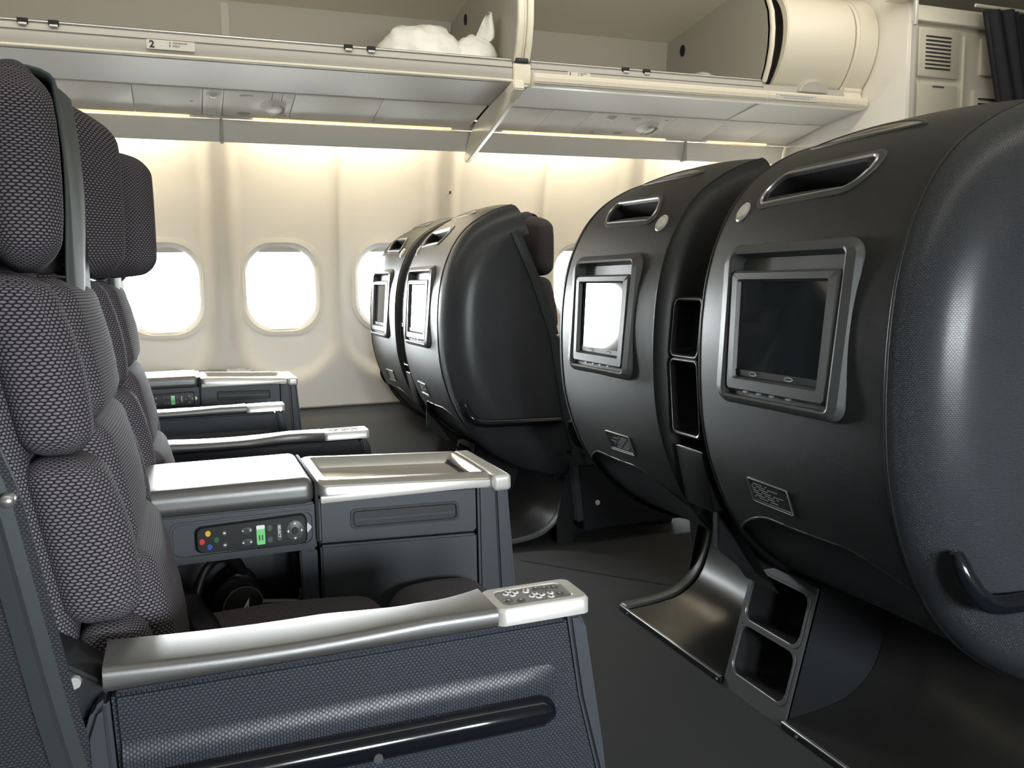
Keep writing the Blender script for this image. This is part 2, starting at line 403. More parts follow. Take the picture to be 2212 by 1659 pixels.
# ------------------------------------------------------------------ overhead bins
def lipface(Y, x0, x1): return frame((x0, Y, 0), (1, 0, 0), (0, 0, 1), (0, -1, 0))
def hinge_notch(parent, x, y, z):
    box('hinge_notch', x, x+.033, y-.006, y+.004, z-.022, z-.004, dark_m, parent, .001, 1)
    box('hinge_tab', x+.003, x+.030, y-.010, y-.004, z-.028, z-.020, silver_p, parent, .001, 1)
def open_bin(name, label, x0, x1, row, band, notches, numx):
    t = thing(name, label, 'luggage bin', (0, 0, 0), None)
    prism('bin_floor', [(3.47, 1.905), (3.75, 1.866), (3.75, 1.90), (4.42, 1.93), (4.42, 1.975), (3.47, 1.975)], x0, x1, 'x', bin_m, t, .003)
    # rounded lip in front of the shelf
    if band:
        prism('lip', [(3.47, 1.935), (3.462, 1.935), (3.455, 1.95), (3.458, 1.985), (3.47, 1.995), (3.52, 1.995), (3.52, 1.935)], x0, x1, 'x', bin_m, t, .002)
        prism('lip_band', [(3.475, 1.945), (3.425, 1.945), (3.415, 1.93), (3.418, 1.905), (3.432, 1.895), (3.475, 1.893)], x0, x1, 'x', cream_m, t, .004, 3)
    else:
        prism('lip', [(3.475, 1.905), (3.462, 1.930), (3.456, 1.95), (3.462, 1.985), (3.47, 1.995), (3.52, 1.995), (3.52, 1.905)], x0, x1, 'x', bin_m, t, .002)
        tube('lip_band', [(x0, 3.462, 1.914), (x1, 3.462, 1.914)], .0065, cream_m, t, 12)
    box('lip_groove', x0, x1, 3.4535, 3.457, 1.966, 1.9675, line_m, t, .0004, 1)
    tube('latch_rail', [(x0+.005, 3.468, 1.998), (x1-.005, 3.468, 1.998)], .006, silver_m, t, 10)
    for nx in notches: hinge_notch(t, nx, 3.460, 2.008)
    P = []
    pr = [(4.40, 1.97), (4.36, 2.05), (4.33, 2.2), (4.31, 2.36), (4.28, 2.44), (4.2, 2.47), (3.9, 2.478), (3.62, 2.47)]
    for y, z in pr: P.append([(x0, y, z), (x1, y, z)])
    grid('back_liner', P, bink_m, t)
    st = lipface(3.456, 0, 0)
    if numx is not None:
        k_ = .66 if band else 1.0
        f = lambda u, v, n=0: (numx+u*k_, 3.4545-n-.0022, (1.9525 if band else 1.944)+v*k_)
        loops('row_label', [(shift(rrect(.082, .0165, .004), .072, .0045), -.004), (shift(rrect(.082, .0165, .004), .072, .0045), 0)], f, sticker_m, t)
        text('row_number', row, .034, ink_m, t, lambda u, v, n: f(u, v-.007, n), bold=.0012)
        text('seat_lettering', 'A  WINDOW\nB  AISLE', .0105, ink_m, t, lambda u, v, n: f(u+.066, v+.009, n))
    return t
bin2 = open_bin('overhead_bin', 'long open overhead bin above the window seats lettered 2', -2.2, 1.345, '2', False, (-.47, -.375, .645, .735), -.055)
bin1 = open_bin('overhead_bin', 'open overhead bin lettered 1 between the curved divider and the closed bin door', 1.425, 2.60, '1', True, (1.86, 1.965), 1.60)
# vertical rib on the liner of the long bin
prism('liner_strip', [(4.355, 2.03), (4.34, 2.03), (4.305, 2.38), (4.32, 2.38)], .242, .278, 'x', bin_m, bin2, .002)
for dx in (-.012, .038): prism('liner_joint', [(4.358, 2.03), (4.347, 2.03), (4.312, 2.38), (4.325, 2.38)], .242+dx, .252+dx, 'x', line_m, bin2, .001)
def curved_edge(d=0.0):
    return [(3.458+d, 1.99), (3.425+d, 2.06), (3.405+d, 2.14), (3.40+d, 2.22), (3.41+d, 2.30), (3.445+d, 2.38), (3.51+d, 2.44), (3.60+d, 2.475)]
dv = thing('bin_divider', 'cream curved divider post between the two open overhead bins', 'divider', (0, 0, 0))
prism('panel', curved_edge(.01)+[(4.36, 2.475), (4.40, 1.95), (3.47, 1.95)], 1.350, 1.420, 'x', bink_m, dv, .002)
for a, b in ((1.352, 1.378), (1.380, 1.392), (1.394, 1.420)):
    e = curved_edge(-.004 if a != 1.380 else .004); prism('edge_strip', e+[(y+.03, z) for y, z in e[::-1]], a, b, 'x', cream_m, dv, .003)
box('rail_end', 1.355, 1.412, 3.445, 3.475, 1.985, 2.005, black_m, dv, .003)
prism('lower_joint', [(3.452, 1.985), (3.448, 1.94), (3.452, 1.90), (3.50, 1.90), (3.50, 1.985)], 1.346, 1.424, 'x', cream_m, dv, .004)
for z, y in ((2.33, 3.74),): disc('latch_eye', frame((1.350, y+.34, z), (0, -1, 0), (0, 0, 1), (-1, 0, 0)), .018, .006, dark_m, dv, 16, 0, .026)
# closed bin at the bulkhead
cb = thing('overhead_bin', 'short closed overhead bin with a curved cream door against the bulkhead', 'luggage bin', (0, 0, 0))
prism('end_panel', curved_edge(.01)+[(4.36, 2.475), (4.40, 1.95), (3.47, 1.95)], 2.600, 2.625, 'x', bink_m, cb, .002)
e = curved_edge(-.002); prism('edge_strip', e+[(y+.03, z) for y, z in e[::-1]], 2.600, 2.622, 'x', cream_m, cb, .003)
prism('shadow_gap', curved_edge(.045)+[(4.3, 2.45), (4.3, 1.98)], 2.626, 2.668, 'x', dark_m, cb, 0)
def door_curve(d): return [(3.478+d, 1.985), (3.455+d, 2.0), (3.40+d, 2.08), (3.372+d, 2.16), (3.365+d, 2.24), (3.380+d, 2.31), (3.43+d, 2.385), (3.52+d, 2.43), (3.60+d, 2.45)]
def smooth_pts(pts, n=28):
    p = np.array(pts); t = np.r_[0, np.cumsum(np.hypot(*np.diff(p, axis=0).T))]; q = np.linspace(0, t[-1], n)
    out = np.stack([np.interp(q, t, p[:, 0]), np.interp(q, t, p[:, 1])], 1)
    for _ in range(4): out[1:-1] = (out[:-2]+2*out[1:-1]+out[2:])/4
    return [tuple(a) for a in out]
dc = smooth_pts(door_curve(0)); door = prism('door', dc+[(y+.04, z-.005) for y, z in dc[::-1]], 2.668, 3.06, 'x', cream_m, cb, .006, 3, 50)
dc2 = smooth_pts([(y-.012, z) for y, z in door_curve(0)]); prism('end_cap', [(3.44, 1.90)]+dc2+[(4.3, 2.46), (4.3, 1.90)], 3.066, 3.195, 'x', cream_m, cb, .012, 3, 50)
LP = []
for i in range(13):
    a = PI*i/12; LP.append((-.085*math.cos(a), .052*math.sin(a)))
f = frame((2.88, 3.452, 1.958), (1, 0, 0), (0, -.25, .97), (0, -1, -.2))
loops('door_handle', [(LP, -.03), (LP, .010), ([(u*.93, v*.92+.002) for u, v in LP], .014)], f, bin_m, door, deg=30)
prism('lip', [(3.475, 1.935), (3.458, 1.945), (3.455, 1.975), (3.475, 1.985), (3.52, 1.985), (3.52, 1.935)], 2.60, 3.07, 'x', bin_m, cb, .002)
prism('lip_band', [(3.475, 1.945), (3.425, 1.945), (3.415, 1.93), (3.418, 1.905), (3.432, 1.895), (3.475, 1.893)], 2.60, 3.195, 'x', cream_m, cb, .004, 3)
prism('underside', [(3.47, 1.895), (3.75, 1.866), (3.75, 1.90), (4.42, 1.93), (4.42, 1.96), (3.47, 1.96)], 2.60, 3.195, 'x', bin_m, cb, .002)
f = frame((2.76, 3.4155, 1.919), (1, 0, 0), (0, 0, 1), (0, -1, 0))
loops('load_placard', [(rrect(.115, .014, .002), -.003), (rrect(.115, .014, .002), .0015)], f, sticker_m, cb)
for i, (hw, v) in enumerate(((.095, .005), (.075, -.004))):
    for s in range(12):
        u = -hw + 2*hw*(s+.5)/12; loops('placard_print', [(shift(rrect(hw/12*.75, .0022, .0005, 1), u, v), .001), (shift(rrect(hw/12*.75, .0022, .0005, 1), u, v), .0019)], f, lgrey_m, cb)
for x, y, z, r in ((2.585, 4.15, 2.30, .022),): disc('latch_eye', frame((2.598, y, z), (0, -1, 0), (0, 0, 1), (-1, 0, 0)), r, .006, dark_m, cb, 16, 0, .03)

# fin between the two bins
fin = thing('cabin_divider_fin', 'thin white curved fin hanging under the bins at the row one divider', 'fin', (0, 0, 0))
fp = smooth_pts([(3.40, 1.900), (3.385, 1.868), (3.50, 1.812), (3.70, 1.755), (3.92, 1.70), (4.10, 1.652), (4.132, 1.648), (4.140, 1.665), (4.05, 1.755), (3.95, 1.822), (3.7, 1.868), (3.5, 1.895)], 44)
prism('blade', fp, 1.333, 1.357, 'x', cream_m, fin, .004, 2, 50)
prism('mount', [(3.395, 1.905), (3.385, 1.865), (3.45, 1.835), (3.50, 1.885)], 1.322, 1.368, 'x', cream_m, fin, .004)
box('slot', 1.358, 1.3595, 3.56, 3.62, 1.80, 1.815, dark_m, fin, .0005, 1)

# ------------------------------------------------------------------ passenger service panels
PA, PB = Vector((0, 3.742, 1.868)), Vector((0, 4.020, 1.816))
Wd = (PB-PA).normalized(); Nd = Vector((0, Wd.z, -Wd.y)); PW = (PB-PA).length
if Nd.z > 0: Nd = -Nd
def psu_fn(xc, v0=0.0): return frame(PA + Wd*(PW/2) + Vector((xc, 0, 0)), (1, 0, 0), Wd, Nd)
def service_row(label, x0, x1, cuts):
    t = thing('service_panel_row', label, 'service panel', (0, 0, 0))
    cuts = [x0]+cuts+[x1]
    for a, b in zip(cuts[:-1], cuts[1:]):
        f = psu_fn((a+b)/2); hw = (b-a)/2-.0012
        loops('panel', [(rrect(hw, PW/2-.002, .003, 2), -.014), (rrect(hw, PW/2-.002, .003, 2), .004), (rrect(hw-.002, PW/2-.004, .003, 2), .0055)], f, psu_m, t, cap0=True)
    return t
def psu_lights(t, x, g=1.0):
    """reading lamps, call buttons and a round loudspeaker"""
    for v in (-.095, .095):
        b = disc('reading_lamp', lambda u, w_, n, v=v: psu_fn(x)(u, w_+v, n+.005), .026, .006, frost_m, t, 20, 0, .020)
        disc('lens', lambda u, w_, n, v=v: psu_fn(x)(u, w_+v, n+.010), .017, .004, lens_m, b, 16, .006)
        disc('call_button', lambda u, w_, n, v=v: psu_fn(x+.13)(u, w_+v, n+.005), .028, .003, bin_m, t, 20, 0, .014)
    s = disc('loudspeaker', lambda u, w_, n: psu_fn(x+.245)(u, w_, n+.005), .055, .004, psu_m, t, 28, .018, .072)
    for i in range(9):
        u0 = -.01+i*.0065
        loops('grille_bar', [(shift(rrect(.0016, .060-.035*(abs(i-2)/7)**1.5, .001, 1), u0, 0), .019+.004), (shift(rrect(.0016, .060-.035*(abs(i-2)/7)**1.5, .001, 1), u0, 0), .026-.0012*i*.8)], psu_fn(x+.245), bin_m, s)
    for v in (-.1, .1):
        loops('lamp_symbol', [(shift(rrect(.011, .003, .002, 1), 0, v), .005), (shift(rrect(.011, .003, .002, 1), 0, v), .0062)], psu_fn(x+.30), lgrey_m, t)
r2 = service_row('long row of ivory service panels with a round ribbed loudspeaker', -2.2, 1.33, [-1.3, -.62, -.40, -.135, .128, .208, .40, .44, .49, .86])
psu_lights(r2, .168)
disc('keyhole', lambda u, w_, n: psu_fn(.085)(u, w_-.01, n+.005), .007, .0015, bin_m, r2, 12)
box_l = box('panel_joint', .125, .129, 3.76, 4.01, 1.81, 1.815, line_m, r2, .0005, 1) if False else None
r1 = service_row('shorter row of ivory service panels between the white fin and the bulkhead', 1.365, 3.19, [1.40, 1.44, 1.66, 1.86, 2.32, 2.62, 2.9])
psu_lights(r1, 1.98)

# ------------------------------------------------------------------ things in the bins
def crumple(name, label, c, size, m, seed, flap=None, cat='bag'):
    t = thing(name, label, cat, c); r = np.random.default_rng(seed)
    b = bmesh.new(); bmesh.ops.create_icosphere(b, subdivisions=4, radius=1)
    dirs = r.normal(size=(16, 3)); dirs /= np.linalg.norm(dirs, axis=1)[:, None]; ph = r.uniform(0, 6, 16)
    for v in b.verts:
        p = np.array(v.co); d = 0
        for k in range(16): d += .075*abs(math.sin(2.2*(1+k*.35)*float(p@dirs[k])+ph[k]))
        p = p*(.80+d*.55)
        z = p[2]
        v.co = (p[0]*size[0], p[1]*size[1], max(z, -.5)*size[2]+.5*size[2])
    me = bpy.data.meshes.new('body'); b.to_mesh(me); b.free(); me.shade_smooth(); link('body', me, m, t)
    if flap:
        P = []
        for i in range(13):
            s = i/12
            cxx = flap[0]+flap[2]*s; czz = flap[1]+flap[3]*(s**1.6); wdt = .13*(1-s)**.7+.004
            row = []
            for j in range(9):
                q = j/8-.5
                row.append((cxx+q*wdt*1.1+.02*math.sin(3*s), .03*math.sin(q*6+s*4)-.02*s, czz+q*wdt*.5+.012*math.sin(5*s+q*4)))
            P.append(row)
        o = grid('twisted_corner', P, m, t); sd = o.modifiers.new('thickness', 'SOLIDIFY'); sd.thickness = .004
    return t
crumple('plastic_bag', 'crumpled white bag with a pointed corner lying in the long open bin', (1.005, 3.64, 1.975), (.15, .10, .105), bag_m, 3)
crumple('plastic_bag', 'small white knotted bag with one corner standing up beside the bin divider', (1.226, 3.62, 1.975), (.085, .07, .085), bag_m, 8, flap=(-.03, .08, .095, .165))
crumple('plastic_wrap', 'small clear crumpled plastic wrap in the open bin lettered 1', (2.40, 3.66, 1.975), (.065, .06, .050), clear_m, 11)

hk = thing('coat_hook', 'tiny dark coat hook on the cream sidewall beside the panel joint', 'hook', (1.405, wall_y(1.57), 1.57))
rbox('hook', (0, -.006, 0), (.006, .010, .008), .004, hard_m, hk, 1, 2)
disc('base_plate', frame((0, .004, 0), (1, 0, 0), (0, 0, 1), (0, -1, 0)), .010, .006, cream_m, hk, 14)
# ------------------------------------------------------------------ forward cabinet, curtain
cab = thing('vented_cabinet', 'ivory galley cabinet with louvred doors behind the bulkhead', 'cabinet', (3.225, 3.19, 0))
box('carcass', 0, 1.30, .0, .6, 0, 2.30, cab_m, cab, .004)
def louvre(x0, x1, z0, z1, sx0, sx1, sz0, sz1, n):
    f = frame(((x0+x1)/2, 0, (z0+z1)/2), (1, 0, 0), (0, 0, 1), (0, -1, 0))
    d = loops('louvred_door', [(rrect((x1-x0)/2, (z1-z0)/2, .006, 2), 0), (rrect((x1-x0)/2, (z1-z0)/2, .006, 2), .010), (rrect((x1-x0)/2-.004, (z1-z0)/2-.004, .006, 2), .013)], f, cab_m, cab)
    for i in range(n):
        z = sz0+(sz1-sz0)*(i+.5)/n; hh = (sz1-sz0)/n
        s = box('louvre_slot', sx0, sx1, -.0145, -.011, z-hh*.22, z+hh*.22, line_m, d, .0008, 1)
        prism('louvre_blade', [(-.012, z+hh*.34), (-.022, z+hh*.16), (-.020, z+hh*.12), (-.012, z+hh*.24)], sx0, sx1, 'x', cab_m, d, .0005, 1)
louvre(.03, .285, 2.00, 2.22, .07, .225, 2.03, 2.19, 9)
f = frame((.155, 0, 1.66), (1, 0, 0), (0, 0, 1), (0, -1, 0))
loops('flat_door', [(rrect(.125, .31, .006, 2), 0), (rrect(.125, .31, .006, 2), .010), (rrect(.121, .306, .006, 2), .013)], f, cab_m, cab)
box('door_latch', .12, .19, -.016, -.012, 1.955, 1.962, line_m, cab, .001, 1)
louvre(.42, .75, 2.03, 2.20, .50, .62, 2.06, 2.17, 6)
louvre(.38, .72, 1.66, 1.96, .41, .52, 1.72, 1.93, 9)
box('corner_post', -.005, .012, -.02, .01, 0, 2.24, bin_m, cab, .004)
box('door_stile', .30, .316, -.018, 0, 1.30, 2.20, cab_m, cab, .003)
box('header', -.01, 1.3, -.035, .01, 2.24, 2.31, cream_m, cab, .006)
br = thing('header_bracket', 'cream ceiling bracket with a hinged strap near the bulkhead corner', 'bracket', (0, 0, 0))
box('plate', 3.10, 3.24, 3.06, 3.24, 2.33, 2.37, cream_m, br, .006)
box('strap', 3.150, 3.166, 3.10, 3.118, 2.20, 2.335, silver_p, br, .003)
struct(prism('trim_30', [(3.15, 2.36), (2.72, 2.42), (2.2, 2.47), (2.2, 2.50), (3.15, 2.50)], 3.20, 3.27, 'x', cream_m, None, .004))
cu = []
for i in range(60):
    s = i/59; row = []
    for j in range(14):
        q = j/13; z = 2.285-.95*q
        wdt = 1-.30*q
        x = 3.52+.28*q+.60*s*wdt + .012*math.sin(i*1.7); y = 3.05+.028*math.sin(s*58)+.012*math.sin(s*23+q*2)
        row.append((x, y, z))
    cu.append(row)
ct = thing('aisle_curtain', 'dark grey pleated curtain gathered beside the vented cabinet', 'curtain', (0, 0, 0))
o = grid('cloth', cu, curtain_m, ct); o.modifiers.new('thickness', 'SOLIDIFY').thickness = .003
tube('curtain_rail', [(3.45, 3.05, 2.295), (4.5, 3.05, 2.295)], .008, cream_m, ct)

# ------------------------------------------------------------------ seats
PROF = np.array([(-.325, 1.396), (-.38, 1.383), (-.45, 1.352), (-.521, 1.307), (-.575, 1.243), (-.62, 1.15), (-.642, 1.06), (-.652, .96), (-.653, .86), (-.645, .75),
                 (-.62, .65), (-.575, .545), (-.515, .455), (-.44, .385), (-.33, .32), (-.2, .272), (-.08, .245)])
def dense(P, n):
    t = np.r_[0, np.cumsum(np.hypot(*np.diff(P, axis=0).T))]; q = np.linspace(0, t[-1], n)
    o = np.stack([np.interp(q, t, P[:, 0]), np.interp(q, t, P[:, 1])], 1)
    for _ in range(int(n*.09)**1 + 6): o[1:-1] = (o[:-2]+2*o[1:-1]+o[2:])/4
    return o
NT = 150
PD = dense(PROF, NT); TG = np.gradient(PD, axis=0); TG /= np.linalg.norm(TG, axis=1)[:, None]
NI = np.stack([-TG[:, 1], TG[:, 0]], 1)                     # inward normal
if NI[NT//2, 0] < 0: NI = -NI
ARC = np.r_[0, np.cumsum(np.hypot(*np.diff(PD, axis=0).T))]
SEAM_V = .275
def inset(v): return .016*(min(abs(v), SEAM_V)/SEAM_V)**2
def surf(v, z, off=0.0, sg=-1):
    """point on the shell back at width v and height z, off = outward"""
    i = np.interp(-z, -PD[:, 1], np.arange(NT)); k = int(min(i, NT-2)); f_ = i-k
    p = PD[k]*(1-f_)+PD[k+1]*f_; n = NI[k]*(1-f_)+NI[k+1]*f_; n = n/np.linalg.norm(n)
    q = p + n*(inset(v)-off)
    return (q[0], sg*v, q[1])
FRONT = np.array([(-.325, 1.27), (-.246, 1.093), (-.169, .876), (-.131, .636), (-.105, .5), (-.075, .40), (-.06, .33)])
FD = dense(FRONT, NT)
SLOT = (-.012, 1.268); SLOT_H = (.136, .026)
MON = (.004, .990)
def in_rr(v, z, c, h, r):
    qx = max(0, abs(v-c[0])-(h[0]-r)); qz = max(0, abs(z-c[1])-(h[1]-r)); return math.hypot(qx, qz) < r
def hem_z(v): return .572 - .065*max(0, (abs(v-.02)-.10)/.16)**1.6
def make_seat(name, sg, label, head_dz=0.0, wings=(20, 20)):
    """sg = -1: outer (aisle) side towards -Y; sg = +1: outer side towards +Y"""
    t = thing(name, label, 'airline seat')
    # --- moulded shell seen from behind
    vs_ = np.linspace(-SEAM_V, SEAM_V, 49)
    P = np.array([[(lambda q: (q[0], sg*v, q[1]))(PD[i]+NI[i]*inset(v)) for v in vs_] for i in range(NT)])
    UV = np.array([[(v, ARC[i]) for v in vs_] for i in range(NT)])
    def cell(i, j): return (vs_[j]+vs_[j+1])/2, (PD[i, 1]+PD[i+1, 1])/2
    def keep(i, j):
        v, z = cell(i, j)
        if in_rr(v, z, SLOT, SLOT_H, .028): return False
        if in_rr(v, z, MON, (.172, .142), .02): return False
        return z > hem_z(v) or abs(v) > .262
    back = grid('back_panel', P, shell_m, t, keep, UV)
    def keepb(i, j):
        v, z = cell(i, j); return z < hem_z(v)+.022
    Pb = np.array([[(lambda q: (q[0], sg*v, q[1]))(PD[i]+NI[i]*(inset(v)+.012+.02*max(0, 1-(v/.27)**2))) for v in vs_] for i in range(NT)])
    grid('lower_panel', Pb, belly_m, t, keepb, UV)
    hv = np.linspace(-.262, .262, 40)
    tube('hem', [surf(v, hem_z(v), -.002, sg) for v in hv], .004, shell_m, back, 6)
    def side(nm, v0, rv, rd, Fr, m, nf, zmin=0):
        rows, uv = [], []
        for i in range(NT):
            row, u = [], []
            for a in np.linspace(0, 1, 12):
                s, c = math.sin(a*PI/2), math.cos(a*PI/2)
                q = PD[i]+NI[i]*(inset(SEAM_V)+rd*(1-c)); row.append((q[0], sg*(v0+math.copysign(rv, v0)*s), q[1]))
            C = np.array((row[-1][0], row[-1][2]))
            for b in np.linspace(0, 1, nf+1)[1:]:
                q = C*(1-b)+Fr[i]*b; row.append((q[0], sg*(v0+math.copysign(rv, v0)), q[1]))
            rows.append(row)
        A = np.array(rows); d = np.zeros(A.shape[:2]); d[:, 1:] = np.cumsum(np.linalg.norm(np.diff(A, axis=1), axis=2), 1)
        U = np.zeros(A.shape[:2]+(2,)); U[..., 0] = A[..., 0]; U[..., 1] = A[..., 2]
        for i in range(NT):
            U[i, :12, 0] = A[i, 11, 0]-(d[i, 11]-d[i, :12])*NI[i, 0]; U[i, :12, 1] = A[i, 11, 2]-(d[i, 11]-d[i, :12])*NI[i, 1]
        return grid(nm, A, m, t, (lambda i, j: A[i, j, 2] > zmin), U), A
    so, A = side('side_panel', SEAM_V, .10, .125, FD, side_m, 14)
    FI = FD+np.array([-.10, 0])
    side('inner_side_panel', -SEAM_V, .032, .07, FI, shell_m, 8, .37)
    tube('piping', [(*( PD[i]+NI[i]*(inset(SEAM_V)-.0005))[[0]], sg*SEAM_V, (PD[i]+NI[i]*(inset(SEAM_V)-.0005))[1]) for i in range(0, NT, 2)], .0028, shell_m, back, 6)
    tube('piping', [((PD[i]+NI[i]*(inset(SEAM_V)-.0005))[0], -sg*SEAM_V, (PD[i]+NI[i]*(inset(SEAM_V)-.0005))[1]) for i in range(0, NT, 2)], .0022, shell_m, back, 6)
    # front edge rail of the shell
    yo = sg*.377
    path = [(p[0]-.030, yo-sg*.012, p[1]) for p in FD[::4]]
    V, F = [], []
    sec = [(-.016, 0), (-.012, .016), (.004, .018), (.007, .011), (.020, .010), (.024, .002), (.024, -.022), (-.010, -.024)]
    for i, p in enumerate(path):
        tgt = Vector(path[min(i+1, len(path)-1)])-Vector(path[max(0, i-1)]); tgt.normalize(); nx = Vector((-tgt.z, 0, tgt.x))
        if nx.x < 0: nx = -nx
        for a, b in sec: V.append(Vector(p)+nx*a+Vector((0, sg*b, 0)))
    k = len(sec)
    for i in range(len(path)-1):
        for j in range(k): F.append([i*k+j, i*k+(j+1) % k, (i+1)*k+(j+1) % k, (i+1)*k+j])
    F += [list(range(k)), list(range(len(V)-k, len(V)))]
    rail = sharp(mesh('edge_rail', V, F, paint_m, t), 30)
    kp = FD[int(NT*.44)]
    tube('knob', [(kp[0]-.010, yo+sg*.0, kp[1]), (kp[0]-.010, yo+sg*.012, kp[1]), (kp[0]-.010, yo+sg*.016, kp[1])], [.0075, .0075, .005], silver_m, rail, 12)
    # stiffening lip along the top
    # --- coat slot
    S = lambda u, v, n: surf(u+SLOT[0], v+SLOT[1], n, sg)
    def slotloop(g):
        lp = []
        for u, v in rrect(SLOT_H[0]+g, SLOT_H[1]+g, .0245+g, 9): lp.append((u + v*.45*(1 if u > 0 else .8), v + .004*u/.148 - (.004*(u/.15)**2 if v > 0 else 0)))
        return lp
    rim = loops('slot_rim', [(slotloop(.016), -.003), (slotloop(.015), .003), (slotloop(.009), .0045), (slotloop(.003), .003), (slotloop(.001), -.004)], S, hard_m, t, cap=False)
    loops('slot_highlight', [(slotloop(.0065), .004), (slotloop(.0052), .0062), (slotloop(.0035), .0058), (slotloop(.0025), .003)], S, silver_m, rim, cap=False)
    loops('slot_pocket', [(slotloop(.003), .002), (slotloop(.001), -.010), (slotloop(-.002), -.05), (slotloop(-.006), -.10)], S, dark_m, rim)
    def sl2(g):
        lp = []
        for i in range(40):
            a = 2*PI*i/40; u = math.cos(a)*(.150+g); v = math.sin(a)*abs(math.sin(a))**.35*(.0115+g*.5)
            lp.append((u, v - .006*(u/.15)**2))
        return lp
    S2 = lambda u, v, n: surf(u-.015, v+1.366, n, sg)
    tv = loops('top_vent', [(sl2(.008), -.001), (sl2(.007), .003), (sl2(.002), .0035), (sl2(0), .0005)], S2, hard_m, t, cap=False)
    loops('vent_glass', [(sl2(.001), .0), (sl2(.0), .0014), (sl2(-.012), .0018)], S2, vent_m, tv)
    # --- service light
    bu = -.208 if True else 0
    R = [(math.cos(2*PI*i/20), math.sin(2*PI*i/20)) for i in range(20)]
    S3 = lambda u, v, n: surf(bu+u, 1.225+v, n, sg)
    rr = loops('indicator_bezel', [([(.021*a, .021*b) for a, b in R], -.002), ([(.021*a, .021*b) for a, b in R], .003), ([(.0185*a, .0185*b) for a, b in R], .005), ([(.016*a, .016*b) for a, b in R], .003)], S3, silver_p, t)
    loops('indicator_lens', [([(.0155*a, .0155*b) for a, b in R], .002), ([(.014*a, .014*b) for a, b in R], .006), ([(.007*a, .007*b) for a, b in R], .008)], S3, frost_m, rr)
    # --- seat-back monitor
    mm = thing('tmp', 'x', 'x'); bpy.data.objects.remove(mm)
    S4 = lambda u, v, n: surf(u+MON[0], v+MON[1], n, sg)
    def tap(w_, h_, r_, dz=0, bow=.010):
        return [(u*(1+.03*v/h_), v+dz-(bow*(u/w_)**2 if v > 0 else -bow*.5*(u/w_)**2*-1)) for u, v in rrect(w_, h_, r_, 7)]
    fr_ = loops('monitor_frame', [(tap(.193, .166, .035), -.004), (tap(.193, .166, .035), .004), (tap(.186, .158, .030), .013), (tap(.166, .150, .016, .0), .0155), (tap(.160, .146, .012, .0), .012), (tap(.159, .145, .012), -.018)], S4, hard_m, t)
    bz = loops('monitor_bezel', [(tap(.155, .124, .010, -.014, .007), -.022), (tap(.155, .124, .010, -.014, .007), .006), (tap(.150, .119, .008, -.014, .007), .010), (tap(.131, .102, .005, -.012, .004), .009), (tap(.126, .098, .003, -.012, .003), -.002)], S4, hard_m, t, cap=False)
    cs = [surf(u, v, -.001-.0175*u, sg) for u, v in ((-.127, .880), (.127, .880), (.127, 1.077), (-.127, 1.077))]
    mesh('screen', cs, [[0, 1, 2, 3]], screen_m, bz, False)
    st = [surf(u, v, -.0002-.0175*u, sg) for u, v in ((-.127, .880), (.127, .880), (.127, .893), (-.127, .893))]
    mesh('touch_strip', st, [[0, 1, 2, 3]], black_m, bz, False)
    for u0 in (-.062, .048):
        el = lambda g: [(u0+(.013+g)*a, .8865+(.0045+g)*b) for a, b in R]
        loops('touch_key', [(el(0), .0002), (el(-.001), .0012), (el(-.0022), .0008)], lambda u, v, n: surf(u, v, n, sg), lgrey_m, bz, cap=False)
    for u0 in (-.075, -.03, .01, .058):
        loops('hinge_clip', [(shift(rrect(.006, .002, .001, 1), u0, .8505), .006), (shift(rrect(.006, .002, .001, 1), u0, .8505), .011)], lambda u, v, n: surf(u, v, n, sg), silver_m, fr_)
    # --- placard
    S5 = lambda u, v, n: surf(u-.052, v+.634, n, sg)
    pc = loops('placard', [(rrect(.067, .027, .004), -.002), (rrect(.067, .027, .004), .003), (rrect(.062, .022, .003), .003), (rrect(.061, .021, .003), .001)], S5, placard_m, t)
    loops('placard_edge', [(rrect(.067, .0272, .004), .002), (rrect(.066, .0262, .004), .004), (rrect(.0645, .0247, .003), .003)], S5, silver_m, pc, cap=False)
    for r_ in range(7):
        wl = (.028, .046, .030, .052, .046, .036, .040)[r_]
        for s in range(int(wl/.004)):
            if (s*7+r_*3) % 5 == 0: continue
            u = -.054+s*.008; loops('placard_print', [(shift(rrect(.0034, .0009, .0004, 1), u, .0165-.0052*r_), .0012), (shift(rrect(.0034, .0009, .0004, 1), u, .0165-.0052*r_), .0017)], S5, lgrey_m, pc)
    # --- side grab bar, bent at the rear
    gp = [(-.566, .63), (-.562, .60), (-.548, .565), (-.528, .545), (-.50, .538), (-.40, .535), (-.30, .533), (-.20, .530), (-.17, .530)]
    gp = smooth_pts(gp, 30)
    tube('grab_bar', [(x, sg*(.366+.024*min(1, i/5)), z) for i, (x, z) in enumerate(gp)], [.010, .014]+[.016]*27+[.013], blackgloss, so, 14)
    # --- base
    box('base', -.06, .44, -.24, .24, .0, .25, belly_m, t, .01)
    # --- upholstery
    Yv = lambda v: sg*v
    def bend(x, y, z): return (x, y, z)
    lean = lambda z: -.150+.085*((1.10-z)/.48)      # front face of the back cushions
    def seg(nm, v0, v1, z0, z1, th, pr, m=fabric, r=.03):
        h = ((th)/2, abs(v1-v0)/2, (z1-z0)/2)
        def df(x, y, z):
            zz = (z0+z1)/2+z
            bul = .014*(1-(y/h[1])**2)*(1-(z/h[2])**2)*(1 if x > 0 else 0)
            return (x+lean(zz)-lean((z0+z1)/2)+bul, y, z)
        return rbox(nm, (lean((z0+z1)/2)+pr-th/2, Yv((v0+v1)/2), (z0+z1)/2), h, r, m, t, 4, 5, df)
